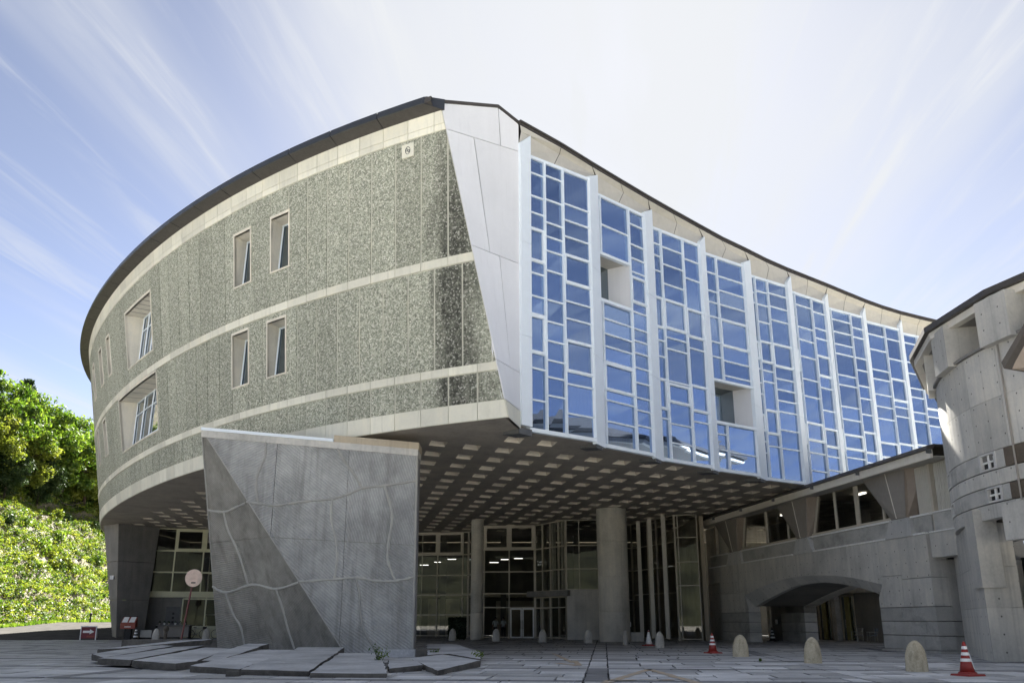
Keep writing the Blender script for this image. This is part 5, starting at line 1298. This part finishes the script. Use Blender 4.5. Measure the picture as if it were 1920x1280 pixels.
TREES = [('yellow', 3.85, 20, 1.05, 'yellow green tree cut by the left picture edge above the slope'), ('bright', 4.25, 22, 1.45, 'big bright green tree with feathery crown, second from the left edge'),
         ('yellow', 4.4, 19.6, 1.0, 'low yellow green tree at the upper rim of the planted slope'), ('pine', 4.4, 33, 1.45, 'brownish pine standing tallest behind the bright trees'),
         ('bright', 4.75, 22, 1.45, 'bright green tree in the middle of the row above the slope'), ('fir', 4.85, 33, 1.35, 'dark narrow fir poking up behind the middle trees'),
         ('bright', 5.2, 21, 1.45, 'bright green tree nearest to the curved building wall'), ('dark', 4.6, 18.8, .75, 'dark bushy tree low on the slope rim in shade'),
         ('dark', 4.05, 18.5, .75, 'dark round bush tree at the left rim below the yellow tree'), ('fir', 5.35, 31, 1.3, 'small dark fir seen just beside the building edge'), ('yellow', 5.45, 20, 1.2, 'pale leafy tree half hidden by the lower curved wall'),
         ('bright', 4.05, 29, 1.6, 'tall bright tree standing behind the leftmost tree'), ('bright', 5.8, 22, 1.5, 'green tree mostly hidden behind the end of the building'), ('yellow', 5.75, 19, 1.0, 'low leafy tree peeping out beside the lower left building corner'), ('dark', 6.1, 21, 1.3, 'dark tree in the gap between the slope and the building corner'), ('dark', 5.0, 25, 1.25, 'dark leafy tree filling the gap between two bright trees')]
for i, (kd, u_, t_, s, lab) in enumerate(TREES):
    hp = hill_pt(u_, t_); o = empty('pine_tree' if kd == 'pine' else ('fir_tree' if kd == 'fir' else 'broadleaf_tree'), (hp.x, hp.y, hp.z), lab, 'tree', 'trees on the hillside', rz=i * 1.3, frame='local'); o.scale = (s, s, s * 1.05)
    link('crown', protos[kd][0], o); link('trunk', protos[kd][1], o)
# guard rail on the slope rim
m = MB(); q = [hill_pt(4.9 + .03 * i, 19.6) + Vector((0, 0, 1.0)) for i in range(20)]; m.tube(q, .05, 5); m.tube([p - Vector((0, 0, .45)) for p in q], .04, 5)
for p in q[::3]: m.tube([p - Vector((0, 0, 1.2)), p], .05, 5)
tag(m.build('guard_rail', G['wood']), 'low rail along the top of the planted slope', 'railing')
# wooded hills all round behind the camera (they close the valley and show in the glass)
hm = Mat('wooded_hill'); nz_ = hm.noise(hm.world(), .14, 6, .72); nz_ = hm.math('ADD', hm.math('MULTIPLY', nz_, .6), hm.math('MULTIPLY', hm.vor(hm.world(), .22, 'F1', 'Distance'), .22)); hcol = hm.ramp(nz_, [(.38, (.035, .04, .022)), (.48, (.012, .016, .009)), (.62, (.004, .006, .004))]); hm.bump(nz_, 1, 3); hmat = hm.fin(hcol, .95)
m = MB(); rh = random.Random(9); ring = []
for i in range(49):
    a = radians(130 + (410 - 130) * i / 48); hgt = 30 + 6 * sin(i * .7) + rh.uniform(-2, 2); ring.append((a, hgt))
for (a, h), (b, k) in zip(ring[:-1], ring[1:]):
    for (r0, f0), (r1, f1) in (((128, 0), (150, .55)), ((150, .55), (185, .95)), ((185, .95), (250, 1.15)), ((250, 1.15), (420, 1.5))):
        m.poly([(r0 * cos(a), r0 * sin(a), h * f0 - .1), (r0 * cos(b), r0 * sin(b), k * f0 - .1), (r1 * cos(b), r1 * sin(b), k * f1 - .1), (r1 * cos(a), r1 * sin(a), h * f1 - .1)])
struct('hills', m, hmat)

# ------------------------------------------------------------------ bollards
def bollard_mesh(seed, mat, hx=.29, hy=.2, h=.88):
    rr = random.Random(seed); m = MB(); n = 18; prof = [(1.04, 0), (1.0, .04), (.985, .2), (.96, .38), (.90, .55), (.80, .70), (.66, .82), (.47, .91), (.25, .97), (.08, .995)]
    for r, z in prof:
        for k in range(n):
            a = 2 * pi * k / n; e = 1 + .03 * sin(3 * a + seed) + rr.uniform(-.022, .022); lean = .06 * z
            m.v.append((hx * r * e * cos(a) + lean * hx, hy * r * e * sin(a), h * z - .02))
    for i in range(len(prof) - 1):
        for k in range(n): k2 = (k + 1) % n; m.f.append((i * n + k, i * n + k2, (i + 1) * n + k2, (i + 1) * n + k)); m.uv.append(None); m.mi.append(0)
    m.f.append(tuple((len(prof) - 1) * n + k for k in range(n))); m.uv.append(None); m.mi.append(0)
    return m.mesh('bollard', G[mat], True)
bm1, bm2 = bollard_mesh(1, 'bollard', .33, .27), bollard_mesh(2, 'bollard_grey', .29, .17)
for i, (x, y, k, rz, lab) in enumerate([(11.71, 28.12, 1, .2, 'largest rounded yellowish stone bollard beside the near traffic cone'), (10.47, 33.72, 1, .5, 'rounded yellowish stone bollard in front of the middle arch pier'), (9.37, 39.69, 1, 0, 'yellowish stone bollard right of the red cone and left of the arch'),
        (7.95, 52.01, 2, .5, 'pale leaning stone bollard just right of the white wrapped cone'), (6.93, 58.88, 2, 1.25, 'thin edge-on stone bollard in front of the thick round column'), (4.98, 63.06, 2, .1, 'grey pointed stone bollard in front of the low concrete wall'),
        (2.09, 66.19, 2, .05, 'grey pointed stone bollard right of the glass entrance doors'), (-1.16, 69.65, 2, 0, 'grey stone bollard left of the glass entrance doors'), (-4.43, 71.52, 2, .1, 'grey stone bollard in front of the clipped dark hedge'),
        (-27.0, 73.0, 2, 0, 'stone bollard between the striped cone and the bicycles'), (-33.2, 76.5, 2, .1, 'stone bollard at the far left beside the arrow sign'), (-23.35, 73.5, 2, 0, 'stone bollard beside the bicycle next to the relief wall'), (-7.6, 72.5, 2, .2, 'stone bollard half hidden by the right edge of the relief wall')]):
    o = link('bollard', bm1 if k == 1 else bm2); o.location = (x, y, 0); o.rotation_euler = (0, 0, rz); tag(o, lab, 'bollard', 'stone bollards round the forecourt')

# ------------------------------------------------------------------ traffic cones
def cone(x, y, lab, h=.86, r=.2, body='red', bands=((.36, .46), (.56, .66), (.76, .86)), base='red', wrap=False, bandmat='whitep'):
    o = empty('traffic_cone', (x, y, 0), lab, 'traffic cone', 'traffic cones on the forecourt', rz=.4, frame='local')
    m = MB(); s = .31; m.hexa([(-s, -s, 0), (s, -s, 0), (s * .93, -s * .93, .05), (-s * .93, -s * .93, .05), (-s, s, 0), (s, s, 0), (s * .93, s * .93, .05), (-s * .93, s * .93, .05)]); m.lathe([(r * 1.25, .05), (r * 1.1, .1)], 20); m.build('base', G[base], o)
    R_ = lambda f: r * (1 - f) + .035 * f
    m = MB(); m.lathe([(R_(f), .08 + (h - .08) * f) for f in (0, .25, .5, .75, .96)] + [(.03, h), (.012, h + .01)], 20); m.build('cone_body', G[body], o, smooth=True)
    for a, b in bands: m = MB(); m.lathe([(R_(a) + .004, .08 + (h - .08) * a), (R_(b) + .004, .08 + (h - .08) * b)], 20); m.build('reflective_band', G[bandmat], o)
    if wrap:
        m = MB(); m.v = []
        for i in range(7):
            for k in range(5): f = .12 + .5 * i / 6; a = -1.25 + .16 * k - f * .3; q = R_(f) + .009; m.v.append((q * cos(a), q * sin(a), .08 + (h - .08) * f))
        for i in range(6):
            for k in range(4): m.f.append((i * 5 + k, i * 5 + k + 1, i * 5 + k + 6, i * 5 + k + 5)); m.uv.append(None); m.mi.append(0)
        m.build('white_sticker', G['whitep'], o)
    return o
cone(12.15, 25.97, 'red cone with white bands and white side sticker nearest the camera at right', wrap=True)
cone(9.04, 43.55, 'red cone with three white bands standing alone left of the arch')
cone(8.0, 56.4, 'cone with white wrapped body and red base behind the leaning bollard', body='whitep', bands=((.9, .99),), bandmat='red')
cone(-28.6, 73.2, 'black and white striped cone near the red information box', h=.95, body='black', bands=((.15, .28), (.42, .54), (.66, .78)), base='black')
cone(18.6, 68.8, 'white and black striped cone inside the arch', h=.95, body='black', bands=((.15, .28), (.42, .54), (.66, .78)), base='black')

# ------------------------------------------------------------------ signs and small things at the left
o = empty('round_sign', (-16.55, 48.0, -.28), 'round faded pink sign disc on a leaning red brown pole', 'sign', frame='local')
m = MB(); m.tube([(0, 0, 0), (.36, 0, 3.35)], .045, 10); m.build('pole', G['pole'], o)
m = MB(); n = 32
ring0 = [(.42 + .43 * cos(2 * pi * k / n), -.06, 3.75 + .43 * sin(2 * pi * k / n)) for k in range(n)]; m.prism(ring0, (0, .05, 0)); m.build('disc', G['pinksign'], o)
m = MB(); m.box(.32, .54, -.068, -.061, 3.49, 3.55); m.build('black_label', G['black'], o)
m = MB()
for k in range(3): m.box(.33 - .02 * k,   .51 + .02 * k, -.066, -.061, 3.66 + .07 * k, 3.675 + .07 * k)
m.build('faded_lettering', plain('faded_letter', (.66, .45, .36), .6), o)
o = empty('arrow_sign', (-32.35, 73.5, 0), 'low framed dark red board with white arrow pointing right', 'sign', frame='local')
m = MB(); m.box(-.55, .55, -.02, .02, .12, .95); m.build('board', G['darkred'], o)
m = MB(); m.box(-.62, -.55, -.03, .03, 0, 1.02); m.box(.55, .62, -.03, .03, 0, 1.02); m.box(-.55, .55, -.03, .03, .95, 1.02); m.build('frame', G['whitep'], o)
m = MB(); m.prism([(-.42, -.028, .52), (.1, -.028, .52), (.1, -.028, .42), (.44, -.028, .6), (.1, -.028, .78), (.1, -.028, .68), (-.42, -.028, .68)], (0, .006, 0)); m.build('arrow', G['whitep'], o)
m = MB(); m.box(-.1, .5, -.028, -.022, .2, .32); m.build('lettering', G['orangebox'], o)
o = empty('information_box', (-30.0, 75.2, 0), 'orange red box with two sloping white panels on a dark stand', 'information stand', frame='local')
m = MB(); m.box(-.25, .25, -.15, .15, 0, .8); m.build('stand', G['black'], o)
m = MB(); m.hexa([(-.58, -.25, .8), (.58, -.25, .8), (.58, -.25, 1.25), (-.58, -.25, 1.25), (-.58, .25, .8), (.58, .25, .8), (.54, .2, 1.7), (-.54, .2, 1.7)]); m.build('box_body', G['orangebox'], o)
for a, b in ((-.5, -.05), (.05, .5)):
    m = MB(); m.poly([(a, -.262, 1.28), (b, -.262, 1.28), (b - .03, .14, 1.685), (a + .03, .14, 1.685)]); m.build('white_panel', G['whitep'], o)
m = MB(); m.box(-.25, .25, -.256, -.25, .92, .98); m.build('lettering', G['whitep'], o)
m = MB(); m.box(-.54, .54, .15, .21, 1.702, 1.75); m.build('hood', G['black'], o)
m = MB(); m.box(-.45, .45, -.02, .02, 0, .55); tag(m.build('white_notice_board', plain('grey_notice', (.4, .4, .38), .6), None, loc=(-28.9, 76.0, .15)), 'small pale notice board leaning by the red information box', 'board')
o = empty('knob_post', (-18.75, 52.0, 0), 'dark wooden post with round knob behind the tilted slabs', 'post', frame='local')
m = MB(); m.tube([(0, 0, 0), (.05, 0, .85)], [.11, .09], 8); m.build('shaft', G['wood'], o); m = MB(); m.lathe([(.05, .82), (.13, .9), (.15, 1.0), (.1, 1.1), (.03, 1.14)], 12, (.05, 0, 0)); m.build('knob', G['wood'], o)
# planter table with pots
o = empty('pot_bench', (-28.1, 79.8, 0), 'dark bench board against the wall carrying a row of small pots', 'bench', frame='local')
m = MB(); m.box(-1.45, 1.45, -.3, .3, 1.0, 1.08); m.build('top', G['concdark'], o); m = MB(); m.box(-1.4, 1.4, -.02, .02, .1, .98); m.build('front_board', G['vdark'], o)
for x in (-1.38, 1.38): m = MB(); m.box(x - .04, x + .04, -.25, .25, 0, 1.0); m.build('leg', G['black'], o)
for i, x in enumerate((-1.2, -.8, -.45, .1, .5, .9)):
    m = MB(); m.lathe([(.06, 0), (.09, .14), (.095, .16)], 10); q = tag(m.build('pot', G['whitep' if i % 2 else 'vdark'], None, loc=(-28.1 + x, 79.8, 1.08)), ('leftmost flower pot', 'second flower pot from the left', 'third flower pot from the left', 'fourth flower pot from the left', 'fifth flower pot from the left', 'rightmost flower pot')[i] + ' on the dark bench by the wall', 'flower pot', 'pots on the bench')
    m = MB(); leaves(m, Vector((0, 0, .22)), 26, .12, .06, rr); m.build('plant', G['leaf_c'], q)
# bicycles
def bicycle(x, y, rz, lab):
    o = empty('bicycle', (x, y, 0), lab, 'bicycle', 'bicycles parked under the building', rz=rz, frame='local'); R_ = .34
    for wx in (-.53, .53):
        m = MB(); k = 28; m.tube([(wx + R_ * cos(2 * pi * i / k), 0, R_ + R_ * sin(2 * pi * i / k)) for i in range(k + 1)], .022, 6, cap=False); w_ = m.build('wheel', G['black'], o)
        m = MB()
        for i in range(8): a = pi * i / 8; m.tube([(wx + R_ * cos(a), 0, R_ + R_ * sin(a)), (wx - R_ * cos(a), 0, R_ - R_ * sin(a))], .004, 3)
        m.lathe([(.03, 0), (.03, .01)], 8, (wx, 0, R_)); m.build('spokes', G['steel'], w_)
    m = MB(); sa, hd, bbk = (-.18, 0, .78), (.38, 0, .82), (-.05, 0, .3)
    for a, b in ((bbk, sa), (sa, (.36, 0, .74)), (bbk, (.40, 0, .66)), (bbk, (-.53, 0, R_)), (sa, (-.53, 0, R_)), (hd, (.53, 0, R_))): m.tube([a, b], .018, 6)
    m.build('frame', G['steel'], o)
    m = MB(); m.hexa([(-.3, -.07, .84), (-.05, -.03, .86), (-.05, -.03, .9), (-.3, -.08, .9), (-.3, .07, .84), (-.05, .03, .86), (-.05, .03, .9), (-.3, .08, .9)]); m.tube([sa, (-.19, 0, .85)], .014, 5); m.build('saddle', G['black'], o)
    m = MB(); m.tube([hd, (.36, 0, .98)], .016, 5); m.tube([(.2, -.28, 1.0), (.36, -.1, .98), (.36, .1, .98), (.2, .28, 1.0)], .014, 6); m.build('handlebar', G['steel'], o)
    m = MB(); m.box(.45, .75, -.17, .17, .72, .95); m.build('basket', G['black'], o)
    m = MB(); m.tube([(-.05, -.1, .3), (.08, -.1, .18)], .012, 5); m.tube([(-.05, .1, .3), (-.18, .1, .42)], .012, 5); m.build('pedals', G['black'], o)
bicycle(-26.3, 80.3, .25, 'bicycle parked left of the sign pole in front of the pale door')
bicycle(-24.4, 80.9, .1, 'bicycle parked under the cream framed window next to the relief wall')
# hedge block beside the thin column
m = MB(); m.box(-.75, .75, -.5, .5, .05, 1.85); hd = m.build('clipped_hedge', G['hedge'], None, loc=(-4.3, 75.4, 0)); hd.scale = (.84, .84, .84); tag(hd, 'clipped dark hedge block beside the thin round column', 'hedge')
m = MB(); rr2 = random.Random(8)
for _ in range(1900):
    f = rr2.randrange(5); p = Vector((rr2.uniform(-.78, .78), rr2.uniform(-.53, .53), rr2.uniform(.05, 1.9)))
    if f < 2: p.y = -.53
    elif f == 2: p.x = rr2.choice((-.78, .78))
    else: p.z = 1.9
    leaves(m, p, 1, .05, .11, rr2)
m.build('foliage', G['hedge'], hd)
# weeds between the slabs
for i, (x, y, s, lab) in enumerate([(-4.15, 30.6, .55, 'leggy weed growing between the two slabs right of centre'), (-1.15, 33.2, .35, 'small weed tuft at the right end of the tilted slabs'), (-2.9, 36.5, .3, 'weed tuft at the foot of the relief wall corner'), (8.9, 34.8, .07, 'tiny weed in the paving between two bollards')]):
    m = MB(); r3 = random.Random(i + 20)
    for k in range(14):
        a = r3.uniform(0, 6.3); h = s * r3.uniform(.5, 1.3); tip = Vector((cos(a) * h * .45, sin(a) * h * .45, h)); m.tube([(0, 0, 0), tip * .5 + Vector((0, 0, .06)), tip], [.006, .005, .003], 4, cap=False); leaves(m, tip * .8, 7, h * .28, .05, r3)
    tag(m.build('weed', G['leaf_a'], None, loc=(x, y, 0)), lab, 'weed')
# chairs inside the arch
def chair(u, y, rz, lab, seat):
    p = Matrix.Rotation(bang, 4, 'Z') @ Vector((u, y, 0)) + BA
    o = empty('armchair', p, lab, 'chair', 'chairs in the arch passage', rz=bang + rz, frame='local')
    m = MB(); m.box(-.26, .26, -.24, .26, .42, .47); m.build('seat', G[seat], o); m = MB(); m.hexa([(-.26, .24, .5), (.26, .24, .5), (.26, .34, .92), (-.26, .34, .92), (-.26, .28, .5), (.26, .28, .5), (.26, .38, .92), (-.26, .38, .92)]); m.build('backrest', G[seat], o)
    for x in (-.27, .27):
        for yy in (-.24, .26): m = MB(); m.tube([(x, yy, 0), (x, yy, .66 if yy < 0 else .92)], .016, 6); m.build('leg', G['steel'], o)
        m = MB(); m.box(x - .025, x + .025, -.27, .3, .65, .68); m.build('armrest', G['steel'], o)
chair(5.5, 7.9, .2, 'pale metal armchair left of the blue backed chair inside the arch', 'vdark'); chair(7.4, 8.0, -.15, 'armchair with blue grey back standing inside the arch', 'bluechair')
# hanging sign board on a stand by the glass front
o = empty('notice_stand', (9.0, 74.4, 0), 'small white notice on a thin stand by the tall glazing', 'sign stand', frame='local')
m = MB(); m.tube([(0, 0, 0), (0, 0, 1.3)], .02, 6); m.box(-.2, .2, -.15, .15, 0, .03); m.build('stand', G['steel'], o); m = MB(); m.box(-.22, .22, -.03, -.005, .95, 1.3); m.build('notice', G['whitep'], o)
m = MB(); m.tube([(-.2, 0, 1.3), (-.12, 0, 1.48), (.12, 0, 1.48), (.2, 0, 1.3)], .015, 5); m.build('hoop', G['steel'], o)
# small lamp post on the verge at the far left
m = MB(); m.tube([(0, 0, 0), (0, 0, .75)], .1, 8); m.lathe([(.16, .75), (.16, 1.0), (.05, 1.05)], 10); tag(m.build('verge_light', G['black'], None, loc=(-46.2, 105, 1.2)), 'short dark bollard light on the grass verge below the slope', 'lamp')

# ------------------------------------------------------------------ people in the lobby
skinm = plain('skin', (.42, .25, .18), .6); hairm = plain('hair', (.015, .012, .01), .6); shirt = plain('white_shirt', (.7, .7, .68), .8); trous = plain('dark_trousers', (.03, .032, .04), .8)
def person(x, y, rz, lab, bend):
    J = {'pel': (0, 0, .92), 'wst': (0, .0, 1.08), 'chs': (0, .01, 1.30), 'nck': (0, .01, 1.43), 'jaw': (0, -.015, 1.50), 'hed': (0, -.01, 1.585), 'top': (0, 0, 1.65), 'nose': (0, -.085, 1.56)}
    r = {'pel': (.155, .12), 'wst': (.135, .10), 'chs': (.16, .115), 'nck': (.052, .055), 'jaw': (.062, .07), 'hed': (.076, .092), 'top': (.055, .065), 'nose': (.014, .014)}
    E = [('pel', 'wst'), ('wst', 'chs'), ('chs', 'nck'), ('nck', 'jaw'), ('jaw', 'hed'), ('hed', 'top'), ('hed', 'nose')]
    for s, sg in (('l', -1), ('r', 1)):
        bnd = bend if sg > 0 else .1
        hand = Vector((sg * .25, -.05 - .25 * bnd, .80 + .25 * bnd))
        for k, p, q in (('hip', (sg * .1, 0, .88), .095), ('kne', (sg * .11, -.02, .49), .062), ('ank', (sg * .115, .01, .08), .042), ('toe', (sg * .13, -.15, .035), .035), ('shl', (sg * .19, .01, 1.37), .062), ('elb', (sg * .25, .03, 1.10), .043), ('wri', tuple(hand), .028), ('plm', tuple(hand + Vector((0, -.02, -.07))), .033)):
            J[k + s] = p; r[k + s] = (q, q)
        E += [('pel', 'hip' + s), ('hip' + s, 'kne' + s), ('kne' + s, 'ank' + s), ('ank' + s, 'toe' + s), ('chs', 'shl' + s), ('shl' + s, 'elb' + s), ('elb' + s, 'wri' + s), ('wri' + s, 'plm' + s)]
        for f in range(5):
            b = hand + Vector((0, -.045 + .022 * f - .01, -.10 if f else -.06)); J['f%d%s' % (f, s)] = tuple(b + Vector((0, -.02 if f == 0 else 0, 0))); J['g%d%s' % (f, s)] = tuple(b + Vector((-sg * .012, -.03 if f == 0 else -.004, -.04 - .012 * (f in (2, 3)))))
            r['f%d%s' % (f, s)] = r['g%d%s' % (f, s)] = (.009, .009); E += [('plm' + s, 'f%d%s' % (f, s)), ('f%d%s' % (f, s), 'g%d%s' % (f, s))]
    ks = list(J); me = bpy.data.meshes.new('person'); me.from_pydata([J[k] for k in ks], [(ks.index(a), ks.index(b)) for a, b in E], [])
    tmp = bpy.data.objects.new('person_tmp', me); COL.objects.link(tmp); md = tmp.modifiers.new('s', 'SKIN'); md.use_smooth_shade = True
    sv = me.skin_vertices[0].data
    for i, k in enumerate(ks): sv[i].radius = r[k]; sv[i].use_root = (k == 'pel')
    tmp.modifiers.new('u', 'SUBSURF').levels = 1
    dg = bpy.context.evaluated_depsgraph_get(); nm = bpy.data.meshes.new_from_object(tmp.evaluated_get(dg)); bpy.data.objects.remove(tmp)
    nm.name = 'person'; nm.materials.clear()
    for mt in (skinm, shirt, trous, hairm): nm.materials.append(mt)
    for p in nm.polygons:
        c = p.center; p.material_index = 0 if c.z > 1.43 else (1 if c.z > .93 else 2)
        if c.z < .07: p.material_index = 3
        if abs(c.x) > .2 and c.z < 1.12: p.material_index = 0
        p.use_smooth = True
    o = link('person', nm); o.location = (x, y, 0); o.rotation_euler = (0, 0, rz); tag(o, lab, 'person')
    m = MB(); m.v = []
    n = 14
    for i, (f, z) in enumerate(((1.0, 1.55), (1.06, 1.6), (.95, 1.65), (.6, 1.695), (.15, 1.705))):
        for k in range(n): a = 2 * pi * k / n; zz = z + (.03 if sin(a) < -.3 and i == 0 else -.03 * (i == 0)); m.v.append((.088 * f * cos(a), .012 + .1 * f * sin(a), zz))
    for i in range(4):
        for k in range(n): k2 = (k + 1) % n; m.f.append((i * n + k, i * n + k2, (i + 1) * n + k2, (i + 1) * n + k)); m.uv.append(None); m.mi.append(0)
    m.f.append(tuple(4 * n + k for k in range(n))); m.uv.append(None); m.mi.append(0)
    m.build('hair', hairm, o, smooth=True)
person(-1.38, 80.2, .3, 'person in white shirt standing left of another behind the lobby glass', .2); person(-.72, 80.4, -.5, 'person in white shirt and dark trousers standing right of another behind the glass', .8)
